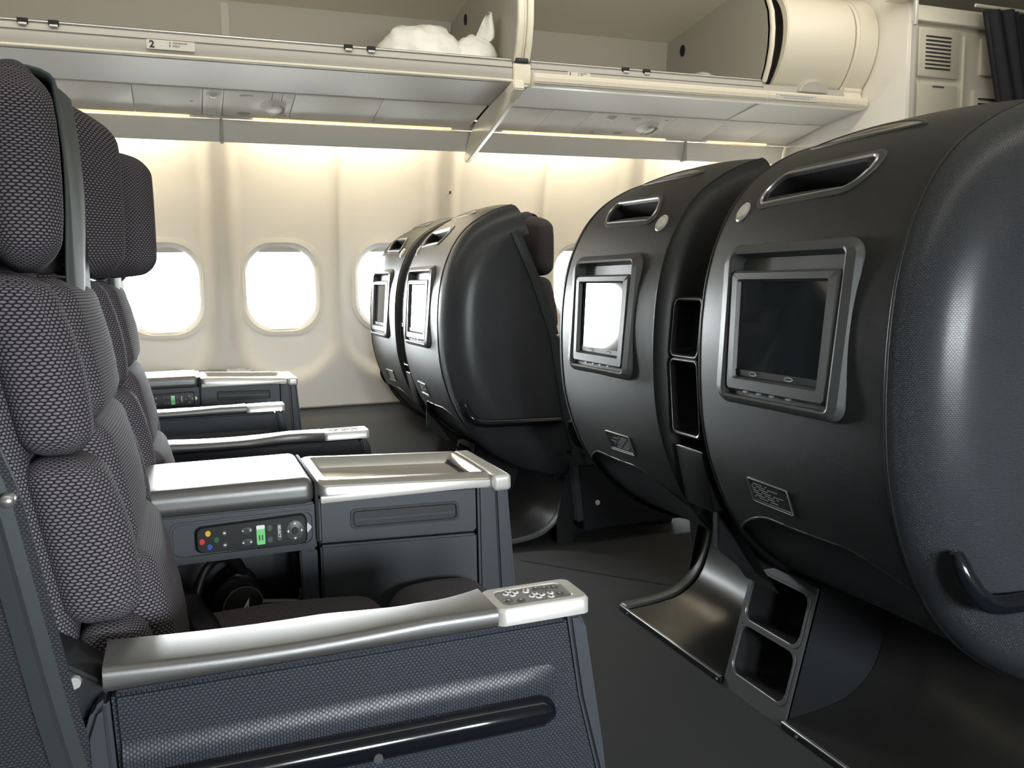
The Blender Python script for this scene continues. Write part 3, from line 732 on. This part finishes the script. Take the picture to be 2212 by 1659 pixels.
    body = rbox('back_body', (-.226, Yv(.0), .84), (.052, .264, .34), .03, fabric, t, 6, 4, lambda x, y, z: (x+lean(.84+z)-lean(.84), y, z))
    rbox('back_board', (-.193, 0, .84), (.012, .225, .33), .008, belly_m, t, 4, 2, lambda x, y, z: (x+lean(.84+z)-lean(.84), y, z))
    for s_ in (1, -1):
        seg('bolster', s_*.165, s_*.262, .882, 1.098, .075, .000)
        seg('bolster', s_*.165, s_*.262, .670, .880, .085, .004)
        seg('bolster', s_*.165, s_*.262, .560, .668, .070, -.004)
    seg('back_cushion', -.168, .168, .908, 1.095, .085, .018)
    seg('back_cushion', -.168, .168, .728, .912, .09, .014)
    seg('lumbar_cushion', -.168, .168, .500, .735, .11, .026)
    # seat cushion in two rolls
    for a, b in ((-.12, .33), (.325, .54)):
        hx = (b-a)/2
        rbox('seat_cushion' if a < 0 else 'front_cushion', ((a+b)/2, Yv(.0), .42), (hx, .222, .075), .055, fabric, t, 4, 5, lambda x, y, z, hx=hx: (x, y, z+.016*(1-(x/hx)**2)*(1 if z > 0 else 0)))
    box('seat_pan', -.14, .50, -.24, .24, .25, .36, belly_m, t, .01)
    # headrest with two wings
    hz = 1.236+head_dz
    def head(nm, v0, v1, ang, th, zt, zb, par):
        L = abs(v1-v0); s_ = 1 if v1 > v0 else -1; a = math.radians(ang)
        cz = (zt+zb)/2; hh = (zt-zb)/2
        def df(x, y, z):
            # y runs 0..L along the wing, corner of the wing rounded off at the top and the bottom
            yy = y+L/2; f_ = max(0, yy/L); zz = z*(1-.26*f_**2.2 if z > 0 else 1-.08*f_**3)
            xx = x*(1-.25*(abs(z)/hh)**3)
            return (xx*math.cos(a)+yy*math.sin(a), sg*s_*(yy*math.cos(a)-xx*math.sin(a)), zz)
        return rbox(nm, (-.186+lean(1.1)+.150, sg*v0, cz), (th/2, L/2, hh), min(.036, th/2*.98), fabric, par, 6, 6, df)
    hc = rbox('headrest', (-.186+lean(1.1)+.150, 0, hz), (.036, .125, .134), .032, fabric, t, 4, 5, lambda x, y, z: (x*(1-.3*(abs(z)/.134)**3), y, z))
    head('headrest_wing', .105, .262, wings[0], .084, hz+.112, hz-.136, hc)
    head('headrest_wing', -.105, -.262, wings[1], .078, hz+.132, hz-.136, hc)
    P = []
    xf = -.186+lean(1.1)+.150+.050
    for s in np.linspace(0, 1, 24):
        if s < .2: q = s/.2; px, pz = xf-.05+.05*math.sin(q*PI/2), hz+.108+.022*math.cos(q*PI/2)
        else: q = (s-.2)/.8; px, pz = xf+.012*q+.006*math.sin(q*5), hz+.108-q*.325
        hwid = .095+.008*s
        P.append([(px+.006*math.sin(3*s+u*40), u, pz) for u in np.linspace(-hwid, hwid, 7)])
    o = grid('antimacassar', P, strap_m, t); o.modifiers.new('thickness', 'SOLIDIFY').thickness = .004
    # lower flank plate with bolt
    prism('flank_plate', [(-.20, .70), (-.15, .67), (-.09, .625), (-.07, .50), (-.20, .45)], sg*.262, sg*.345, 'y', belly_m, t, .004)
    tube('flank_bolt', [(-.135, sg*.345, .645), (-.135, sg*.352, .645)], .007, silver_p, t, 8)
    # --- outer armrest
    a = thing('tmp2', 'x', 'x'); bpy.data.objects.remove(a)
    yo, yi = sg*.375, sg*.292
    arm = prism('armrest_panel', [(-.098, .636), (.455, .636), (.472, .52), (.500, .40), (.507, .33), (-.083, .33), (-.09, .40)], yo, yi, 'y', weave_m, t, .006, 3, 25)
    prism('kick_panel', [(-.083, .327), (.507, .327), (.530, .06), (-.06, .06)], yo-sg*.004, yi, 'y', belly_m, t, .004)
    disc('foot_marker', frame((.0, yo-sg*.004, .17), (1, 0, 0), (0, 0, 1), (0, sg, 0)), .011, .003, frost_m, t, 14)
    prism('armrest_front', [(.4565, .640), (.474, .637), (.484, .622), (.510, .44), (.545, .10), (.5315, .10), (.5015, .40), (.4735, .52)], yo-sg*.001, yi+sg*.001, 'y', blue_m, t, .005, 3, 25)
    prism('armrest_rear', [(-.100, .634), (-.118, .62), (-.128, .59), (-.128, .40), (-.10, .10), (-.062, .10), (-.092, .40)], yo+sg*.003, yi, 'y', blue_m, t, .007, 3, 25)
    # leather pad, waisted towards the front
    V = []; NX = 30; secn = 20; F = []
    for i in range(NX+1):
        s = i/NX; x = -.104+.460*s
        wv = .092 - .022*max(0, min(1, (s-.55)/.2)) + .020*max(0, min(1, (s-.86)/.14))**1.5
        zt = .668 - .010*math.sin(min(1, s/.8)*PI)*.6 - .004*s
        zb = .638
        hw_, hh_ = wv/2, (zt-zb)/2
        # outer edge straight, inner edge waisted
        yc = .380-hw_
        for u, v in rrect(hw_, hh_, .010, 4): V.append((x, sg*(yc+u), (zt+zb)/2+v))
    k = 20
    for i in range(NX):
        for j in range(k): F.append([i*k+j, i*k+(j+1) % k, (i+1)*k+(j+1) % k, (i+1)*k+j])
    k = len(V)//(NX+1); F = []
    for i in range(NX):
        for j in range(k): F.append([i*k+j, i*k+(j+1) % k, (i+1)*k+(j+1) % k, (i+1)*k+j])
    F += [list(range(k)), list(range(NX*k, NX*k+k))]
    sharp(mesh('armrest_pad', V, F, pad_m, t), 50)
    # control cap
    capf = frame((.421, sg*.341, .640), (1, 0, 0), (0, -sg*-1, 0), (0, 0, 1))
    capp = lambda g: [(u, v) for u, v in rrect(.066+g, .040+g, .012, 5)]
    cap = loops('control_cap', [(capp(0), 0), (capp(0), .018), (capp(-.003), .0225), (shift(rrect(.050, .028, .010, 5), -.002, 0), .0225), (shift(rrect(.049, .027, .010, 5), -.002, 0), .0205)], capf, silver_p, t)
    loops('keypad', [(shift(rrect(.048, .026, .009), -.002, 0), .0195), (shift(rrect(.048, .026, .009), -.002, 0), .0212)], capf, keypad_m, cap)
    for u, v, kk in ((-.040, .010, 0), (-.024, .014, 0), (-.035, -.014, 1), (-.028, -.007, 1), (-.021, -.015, 1), (-.029, -.021, 1), (-.005, .006, 1), (.002, .013, 1), (.009, .006, 1), (.002, -.001, 1),
                     (-.007, -.012, 1), (-.004, -.019, 1), (.018, .017, 1), (.022, .005, 1), (.010, -.018, 0), (.022, -.016, 0), (.035, -.013, 0), (.033, .012, 0)):
        kf = lambda a_, b_, n, u=u, v=v: capf(a_+u, b_+v, n+.021)
        kb = disc('key', kf, (.0046 if kk else .0062), .0014, white_m if kk else hard_m, cap, 10)
        loops('key_mark', [([(-.002, -.0022), (.002, -.0022), (0, .0026)], .0013), ([(-.002, -.0022), (.002, -.0022), (0, .0026)], .0019)], kf, ink_m if kk else silver_p, kb)
    # long bumper bar on the outer face
    bp = [(-.10, sg*.384, .522), (0, sg*.384, .522), (.15, sg*.384, .521), (.30, sg*.384, .520), (.41, sg*.384, .519), (.424, sg*.383, .519), (.428, sg*.380, .519)]
    bar = tube('bumper_bar', bp, [.0205, .0205, .0205, .0205, .0205, .015, .006], blackgloss, t, 16)
    P = []
    for xx in np.linspace(-.09, .435, 24):
        k_ = min(1, max(0, (.437-xx)/.03))**.5
        P.append([(xx, sg*(.374+.0085*k_*math.cos(a_)**2), .552+.026*math.sin(a_)) for a_ in np.linspace(-PI/2, PI/2, 12)])
    grid('bar_moulding', P, weave_m, t)
    tube('bar_screw', [(.19, sg*.402, .512), (.19, sg*.4055, .512)], .006, hard_m, bar, 12)
    return t
seats = []
sE2 = make_seat('business_seat', -1, '', 0.0, (10, 34)); sE2.location = (0, 1.375, 0)
sD2 = make_seat('business_seat', 1, '', .0, (8, 62)); sD2.location = (0, 2.13, 0)
place = [(sE2, (0, 1.375), 'dotted fabric business seat whose outer armrest carries the long black bumper bar'),
         (sD2, (0, 2.13), 'dotted fabric business seat across the headphone console, headrest wing folded forward'),
         (sE2, (1.72, 1.375), 'charcoal seat shell with a dark unlit monitor next to the black two-hole footwell box'),
         (sD2, (1.72, 2.13), 'charcoal seat shell with a window-bright monitor, behind the scuffed black foot tray'),
         (sE2, (-.165, 3.48), 'aisle-side business seat of the window pair in the row with the two clear windows'),
         (sD2, (-.165, 4.19), 'window-side business seat beside the first clear cabin window'),
         (sE2, (1.555, 3.48), 'charcoal seat shell of the forward window pair with its grab bar facing the aisle'),
         (sD2, (1.555, 4.19), 'charcoal seat shell of the forward window pair closest to the sidewall')]
for k, (src, (x, y), lab) in enumerate(place):
    o = src if k < 2 else copy_tree(src)
    o.location = (x, y, 0); o['label'] = lab; o['category'] = 'airline seat'; o['group'] = 'business seats'
    seats.append(o)

# ------------------------------------------------------------------ centre consoles of row two
def make_console(label, loc):
    t = thing('centre_console', label, 'console', loc, 'centre consoles between paired seats')
    w2 = .138
    # body in pieces around the storage cubby (x from -.20 to .60)
    box('rear_body', -.15, -.09, -w2, w2, .05, .675, blue_m, t, .006)
    for s in (-1, 1):
        yo, yi = s*w2, s*(w2-.02)
        up = prism('remote_panel', [(-.10, .585), (.213, .585), (.213, .676), (-.10, .676)], yo, yi, 'y', blue_m, t, .004)
        prism('cubby_post', [(.190, .10), (.213, .10), (.213, .585), (.180, .585)], yo, yi, 'y', blue_m, t, .003)
        prism('cubby_sill', [(-.10, .10), (.19, .10), (.19, .44), (-.10, .44)], yo, yi, 'y', blue_m, t, .003)
        ff = prism('table_door', [(.219, .595), (.530, .582), (.530, .672), (.219, .684)], yo, yi, 'y', blue_m, t, .004)
        prism('lower_door', [(.219, .10), (.530, .10), (.530, .577), (.219, .590)], yo, yi, 'y', blue_m, t, .004)
        fn = frame((.385, s*w2, .632), (1, 0, -.03), (0, 0, 1), (0, s, 0))
        gl = rrect(.108, .020, .010)
        g = loops('door_grip', [(gl, -.001), (gl, .0025), (rrect(.103, .0155, .008), .0025), (rrect(.101, .0135, .007), .0004)], fn, belly_m, ff)
        loops('grip_rib', [(shift(rrect(.098, .0016, .001, 1), 0, -.002), -.002), (shift(rrect(.098, .0016, .001, 1), 0, -.002), .002)], fn, paint_m, g)
        hl = rrect(.126, .034, .016)
        fr2 = frame((.083, s*w2, .630), (1, 0, 0), (0, 0, 1), (0, s, 0))
        loops('remote_recess', [(hl, -.001), (hl, .003), (rrect(.122, .030, .014), .003), (rrect(.121, .029, .014), .0005)], fr2, blue_m, up)
        arrow = [(.113, -.010), (.121, 0), (.113, .010), (.111, 0)]
        loops('release_arrow', [(arrow, 0), (arrow, .004)], fr2, silver_p, up)
    box('inner_core', .219, .53, -w2+.022, w2-.022, .08, .66, belly_m, t, .003)
    box('cubby_back', -.09, .20, -.012, .012, .10, .60, belly_m, t, .002)
    box('cubby_floor', -.09, .20, -w2+.01, w2-.01, .42, .44, belly_m, t, .002)
    prism('front_column', [(.534, .684), (.566, .682), (.585, .10), (.536, .10)], -w2, w2, 'y', blue_m, t, .005)
    prism('front_cover', [(.568, .682), (.592, .676), (.602, .655), (.640, .10), (.588, .10)], -w2+.004, w2-.004, 'y', blue_m, t, .008, 3)
    # leather pad
    rbox('leather_pad', (.005, 0, .696), (.208, w2+.004, .026), .020, pad_m, t, 8, 4)
    # silver tray with a sunken top
    sl = lambda u, v, n: (.395+u, v, .690+n-.018*(u/.36))
    LLt = [(rrect(.180, w2+.004, .022), -.012), (rrect(.180, w2+.004, .022), .004), (rrect(.177, w2+.001, .020), .0085), (rrect(.172, w2-.012, .018), .0135), (rrect(.160, w2-.030, .006), .0145), (rrect(.157, w2-.033, .006), .013), (rrect(.150, w2-.046, .012), -.006)]
    tr = loops('cocktail_tray', LLt, sl, silver_m, t, deg=50)
    for s in (-1, 1): box('tray_skirt', .222, .560, s*(w2+.0045), s*(w2-.01), .672, .686, silver_p, tr, .002)
    rbox('front_cap', (.586, 0, .676), (.020, w2+.004, .017), .009, silver_p, t, 3, 4)
    # under-pad seam
    box('pad_seam', .212, .218, -w2-.003, w2+.003, .60, .715, dark_m, t, .001)
    return t
def make_remote(label, loc, s=-1):
    t = thing('remote_control', label, 'remote control', loc, 'seat remotes')
    f = frame((0, 0, 0), (1, 0, 0), (0, 0, 1), (0, s, 0))
    body = []
    for u, v in rrect(.112, .026, .012, 6): body.append((u, v*(1+.10*(u/.11)) if True else v))
    loops('case', [(body, 0), (body, .009), ([(u*.97, v*.93) for u, v in body], .013)], f, black_m, t)
    def D(u, v, r, m, ry=None, nm='button'): disc(nm, lambda a, b, n: f(a+u, b+v, n+.0125), r, .002, m, t, 12, .0, ry)
    D(-.088, .012, .0055, btn['yellow']); D(-.100, -.002, .0055, btn['red']); D(-.086, -.013, .0055, btn['blue']); D(-.072, -.001, .0055, btn['green'])
    for v in (-.012, .010): D(-.056, v, .005, hard_m); D(-.012, v, .012, hard_m, .006); D(.034, v, .006, hard_m)
    for v in (-.012, .010): loops('print', [(shift(rrect(.0025, .0012, .0005, 1), -.056, v), .0140), (shift(rrect(.0025, .0012, .0005, 1), -.056, v), .0151)], f, white_m, t)
    for v in (-.012, .010):
        for du, sg_ in ((-.008, -1), (.008, 1)):
            tri = [(-.012+du-.0016*sg_, v+.002), (-.012+du-.0016*sg_, v-.002), (-.012+du+.0018*sg_, v)]
            loops('print', [(tri, .014), (tri, .0151)], f, white_m, t)
    loops('lcd', [(shift(rrect(.0085, .018, .002, 2), .016, -.001), .012), (shift(rrect(.0085, .018, .002, 2), .016, -.001), .0142)], f, green_m, t)
    loops('lcd_top', [(shift(rrect(.0085, .0035, .002, 2), .016, .0135), .0125), (shift(rrect(.0085, .0035, .002, 2), .016, .0135), .0148)], f, white_m, t)
    for du in (-.003, .003): loops('print', [(shift(rrect(.0012, .005, .0004, 1), .016+du, -.006), .014), (shift(rrect(.0012, .005, .0004, 1), .016+du, -.006), .0146)], f, ink_m, t)
    loops('select_key', [(shift(rrect(.0045, .016, .004, 3), .054, .0), .012), (shift(rrect(.0045, .016, .004, 3), .054, .0), .0138)], f, hard_m, t)
    text('lettering', 'SELECT', .0072, white_m, t, lambda u, v, n: f(.0515+v, .0135-u, n+.0138), bold=.0001)
    t.scale = (.87, 1, 1)
    pad = disc('direction_pad', lambda a, b, n: f(a+.086, b, n+.012), .019, .003, hard_m, t, 20)
    disc('centre_key', lambda a, b, n: f(a+.086, b, n+.0148), .007, .002, black_m, pad, 14)
    for a in range(4):
        c_, s_ = math.cos(a*PI/2), math.sin(a*PI/2)
        tri = [(.086+.0125*c_-.003*s_, .0125*s_+.003*c_), (.086+.0125*c_+.003*s_, .0125*s_-.003*c_), (.086+.0165*c_, .0165*s_)]
        loops('arrow', [(tri, .0148), (tri, .0158)], f, white_m, pad)
    return t
make_console('blue-grey console with silver tray and headphone cubby between the dotted seats of the middle pair', (0, 1.74, 0))
make_remote('black seat remote with coloured buttons and green display in the middle console', (.097, 1.74-.1385, .630))
make_console('blue-grey console with silver tray between the paired seats under the two clear windows', (-.165, 3.835, 0))
make_remote('black seat remote in the console nearest the cabin windows', (-.068, 3.835-.1385, .630))
# headphones in the cubby
hp = thing('headphones', 'black headphones with a chrome ringed ear cup resting in the console cubby', 'headphones', (.072, 1.595, .425))
def cup(nm, y, r):
    f = frame((0, y, .075), (.97, .24, 0), (0, 0, 1), (.24, -.97, 0)); C = lambda s: [(math.cos(2*PI*i/32)*s, math.sin(2*PI*i/32)*s) for i in range(32)]
    return loops(nm, [(C(r*.85), -.035), (C(r*1.12), -.03), (C(r*1.15), -.018), (C(r*1.0), -.010), (C(r), .0), (C(r*.96), .006), (C(r*.86), .008)], f, black_m, hp, deg=40), f, C
c1, f1, C1 = cup('ear_cup', .0, .040)
loops('chrome_ring', [(C1(.0385), .006), (C1(.0375), .0095), (C1(.0350), .0095), (C1(.0340), .007)], f1, chrome_m, c1, cap=False)
tri = [(-.006, -.014), (.008, -.011), (.011, .013)]
loops('tail_emblem', [(tri, .0078), (tri, .0090)], f1, white_m, c1); tri2 = [(-.001, -.010), (.006, -.0085), (.0075, .002)]
loops('emblem_mark', [(tri2, .0088), (tri2, .0094)], f1, ink_m, c1)
c2, f2, C2 = cup('ear_cup', .085, .036)
tube('headband', [(-.005+.045*math.cos(a)-.03, .04+.05*math.cos(a), .075+.085*math.sin(a)*.95) for a in np.linspace(-.1, PI+.1, 22)], .008, black_m, hp, 10, .012)
tube('yoke', [(.035, .0, .075), (.075, .005, .068), (.10, .01, .062)], .006, hard_m, hp, 8)
tube('cable', [(.10, .01, .062), (.105, .008, .07), (.107, .008, .09)], .0022, chrome_m, hp, 8)
# brown-black pouch and belt on the seat beside the cubby
pl = thing('seat_belt', 'black seat belt webbing lying across the near dotted seat cushion', 'seat belt', (0, 1.375, 0))
P = []
for i in range(26):
    s = i/25; y = .215-.30*s; z = .508+.012*math.sin(s*7)+(.035*(1-s*4)**2 if s < .25 else 0)
    P.append([(-.03+.04*math.sin(s*3)+u, y, z) for u in (-.024, -.012, 0, .012, .024)])
o = grid('webbing', P, black_m, pl); o.modifiers.new('thickness', 'SOLIDIFY').thickness = .003
rbox('buckle', (.0, -.095, .525), (.03, .026, .009), .006, chrome_m, pl, 1, 3)

# ------------------------------------------------------------------ footwells and pocket units of row one
def make_footwell(name, label, loc, y0, y1, grp, fl=1):
    t = thing(name, label, 'foot tray', loc, grp)
    pr = smooth_pts([(-.425, .020), (-.33, .024), (-.24, .036), (-.19, .062), (-.15, .10), (-.125, .16), (-.11, .22), (-.105, .27)], 30)
    P = [[(x, y, z) for y in np.linspace(*((y0, y1-.045) if fl > 0 else (y0+.045, y1)), 8)] for x, z in pr]
    grid('tray', P, tray_m, t)
    P = [[(x-.002, y, z+.006) for y in np.linspace(*((y1-.046, y1) if fl > 0 else (y0, y0+.046)), 4)] for x, z in pr]
    e = grid('side_flange', P, hard_m, t); e.modifiers.new('thickness', 'SOLIDIFY').thickness = .006
    yw = (y1, y1+.008) if fl > 0 else (y0-.008, y0)
    prism('side_wall', [(-.165, .09), (-.115, .33), (-.10, .33), (-.10, 0), (-.165, 0)], *yw, 'y', dark_m, t, .002)
    box('rear_panel', -.098, -.085, y0, y1, 0, .34, dark_m, t, .002)
    box('front_sill', -.432, -.424, y0, y1, .0, .018, black_m, t, .002)
    box('sill_edge', -.434, -.424, y0+.004, y1-.004, .019, .0225, silver_m, t, .001, 1)
    for y in (y0+.012, y1-.06): tube('sill_screw', [(-.4335, y, .012), (-.4365, y, .012)], .004, silver_m, t, 8)
    return t
def make_box(label, loc, y0, y1, grp):
    t = thing('footwell_box', label, 'storage box', loc, grp)
    A, B = Vector((-.425, 0, .0)), Vector((-.330, 0, .335)); W = (B-A).normalized(); L = (B-A).length; N = Vector((-W.z, 0, W.x)); yc = (y0+y1)/2; hw = (y1-y0)/2
    f = frame(A+W*(L/2)+Vector((0, yc, 0)), (0, -1, 0), W, N)
    # face plate with two openings: outer frame, bars and pocket walls
    hs = .062
    box_o = rrect(hw, L/2, .006, 4)
    def strip(nm, u0, u1, v0, v1): return loops(nm, [(shift(rrect((u1-u0)/2, (v1-v0)/2, .001, 1), (u0+u1)/2, (v0+v1)/2), -.012), (shift(rrect((u1-u0)/2, (v1-v0)/2, .001, 1), (u0+u1)/2, (v0+v1)/2), 0)], f, hard_m, t)
    ow = hw-.016
    c1, c2, hh = .083, -.062, .066
    strip('face_side', -hw, -ow, -L/2, L/2); strip('face_side', ow, hw, -L/2, L/2)
    strip('face_rail', -ow, ow, c1+hh, L/2); strip('face_rail', -ow, ow, c2+hh, c1-hh); strip('face_rail', -ow, ow, -L/2, c2-hh)
    for c in (c1, c2):
        lp = lambda g: shift(rrect(ow+g, hh+g, .026, 6), 0, c)
        o = loops('pocket_rim', [(lp(.006), -.001), (lp(.005), .002), (lp(-.001), .002), (lp(-.003), -.004)], f, hard_m, t, cap=False)
        loops('pocket', [(lp(-.002), -.002), (lp(-.004), -.10), (lp(-.01), -.12)], f, dark_m, o)
        lo = [p for p in lp(-.0015) if p[1] < c-hh*.5]
        tube('rim_glint', [f(u, v, .0015) for u, v in sorted(lo, key=lambda p: p[0])], .0010, silver_m, o, 6)
    for ya, yb_ in ((y0, y0+.006), (y1-.006, y1)): prism('side_wall', [(-.418, 0), (-.325, .333), (.0, .333), (.0, 0)], ya, yb_, 'y', belly_m, t, .001, 1)
    box('back_wall', -.01, .0, y0, y1, 0, .33, belly_m, t, .002)
    return t
def pocket_unit(label, loc, grp):
    t = thing('magazine_pocket_unit', label, 'magazine rack', loc, grp)
    # stands between the two shells; follows their curve
    xs = lambda z: np.interp(z, [.30, .42, .55, .70, .85, 1.0, 1.10], [-.43, -.515, -.57, -.600, -.612, -.605, -.575])
    hw = .070
    def f(u, v, n): return (float(xs(v))-n, u, v)
    P = [[f(u, z, -.045 if abs(u) < hw*.9 else 0) for u in np.linspace(-hw, hw, 13)] for z in np.linspace(.30, 1.10, 30)]
    for z0, z1, nm in ((.90, 1.03, 'upper_pocket'), (.71, .885, 'lower_pocket')):
        lp = lambda g: shift(rrect(.055+g, (z1-z0)/2+g, .014, 5), 0, (z0+z1)/2)
        o = loops(nm, [(lp(.008), -.012), (lp(.007), .004), (lp(.002), .006), (lp(-.001), .004), (lp(-.002), -.012), (lp(-.006), -.05)], f, black_m, t)
        tube('pocket_rim', [f(u, v, .0055) for u, v in lp(.003)+lp(.003)[:1]], .0009, silver_m, o, 6)
    grid('panel', [[f(u, z, -.052) for u in np.linspace(-hw, hw, 5)] for z in np.linspace(.30, 1.12, 26)], dark_m, t)
    lp = lambda g: shift(rrect(.060+g, .075+g, .008, 3), 0, .600)
    o = loops('card_holder', [(lp(0), -.02), (lp(0), .002), (lp(-.003), .004)], f, black_m, t)
    tube('card_edge', [f(u, .673, .004) for u in np.linspace(-.058, .058, 5)], .0012, silver_m, o, 6)
    prism('spine', [(-.53, 1.09), (-.30, 1.10), (-.30, .345), (-.43, .345), (-.52, .42)], -.012, .012, 'y', belly_m, t, .003)
    P2 = [[(float(xs(z))+.055+.25*k/4, s*hw, z) for k in range(5)] for s in (1,) for z in np.linspace(.30, 1.12, 12)]
    return t
for (X, ya, yb, yc, gl) in ((1.72, 1.375, 2.13, 1.735, 'middle'), (1.555, 3.48, 4.19, 3.835, 'window')):
    wl = 'scuffed black foot tray with a chrome-edged sill left of the two-hole box under the middle shells' if gl == 'middle' else 'black foot tray under the aisle-side shell of the forward window pair'
    if gl == 'middle':
        make_footwell('foot_tray', 'scuffed black foot tray with a side flange under the shell with the window-bright monitor', (X, 0, 0), 1.850, 2.42, 'foot trays')
        make_footwell('foot_tray', 'black foot tray in deep shade under the shell with the dark monitor', (X, 0, 0), .99, 1.600, 'foot trays', -1)
        make_box('black storage box with two square holes on the floor between the middle foot trays', (X, 0, 0), 1.602, 1.848, 'footwell boxes')
        pocket_unit('black pocket unit with two magazine slots squeezed between the middle seat shells', (X, 1.752, 0), 'pocket units')
    else:
        make_footwell('foot_tray', 'black foot tray under the aisle-side shell of the forward window pair', (X, 0, 0), 3.16, 3.70, 'foot trays', -1)
        make_footwell('foot_tray', 'black foot tray under the sidewall-side shell of the forward window pair', (X, 0, 0), 3.96, 4.50, 'foot trays')
        make_box('black storage box with two square holes between the foot trays of the forward window pair', (X, 0, 0), 3.71, 3.95, 'footwell boxes')
        pocket_unit('black pocket unit squeezed between the forward window-pair shells', (X, 3.835, 0), 'pocket units')
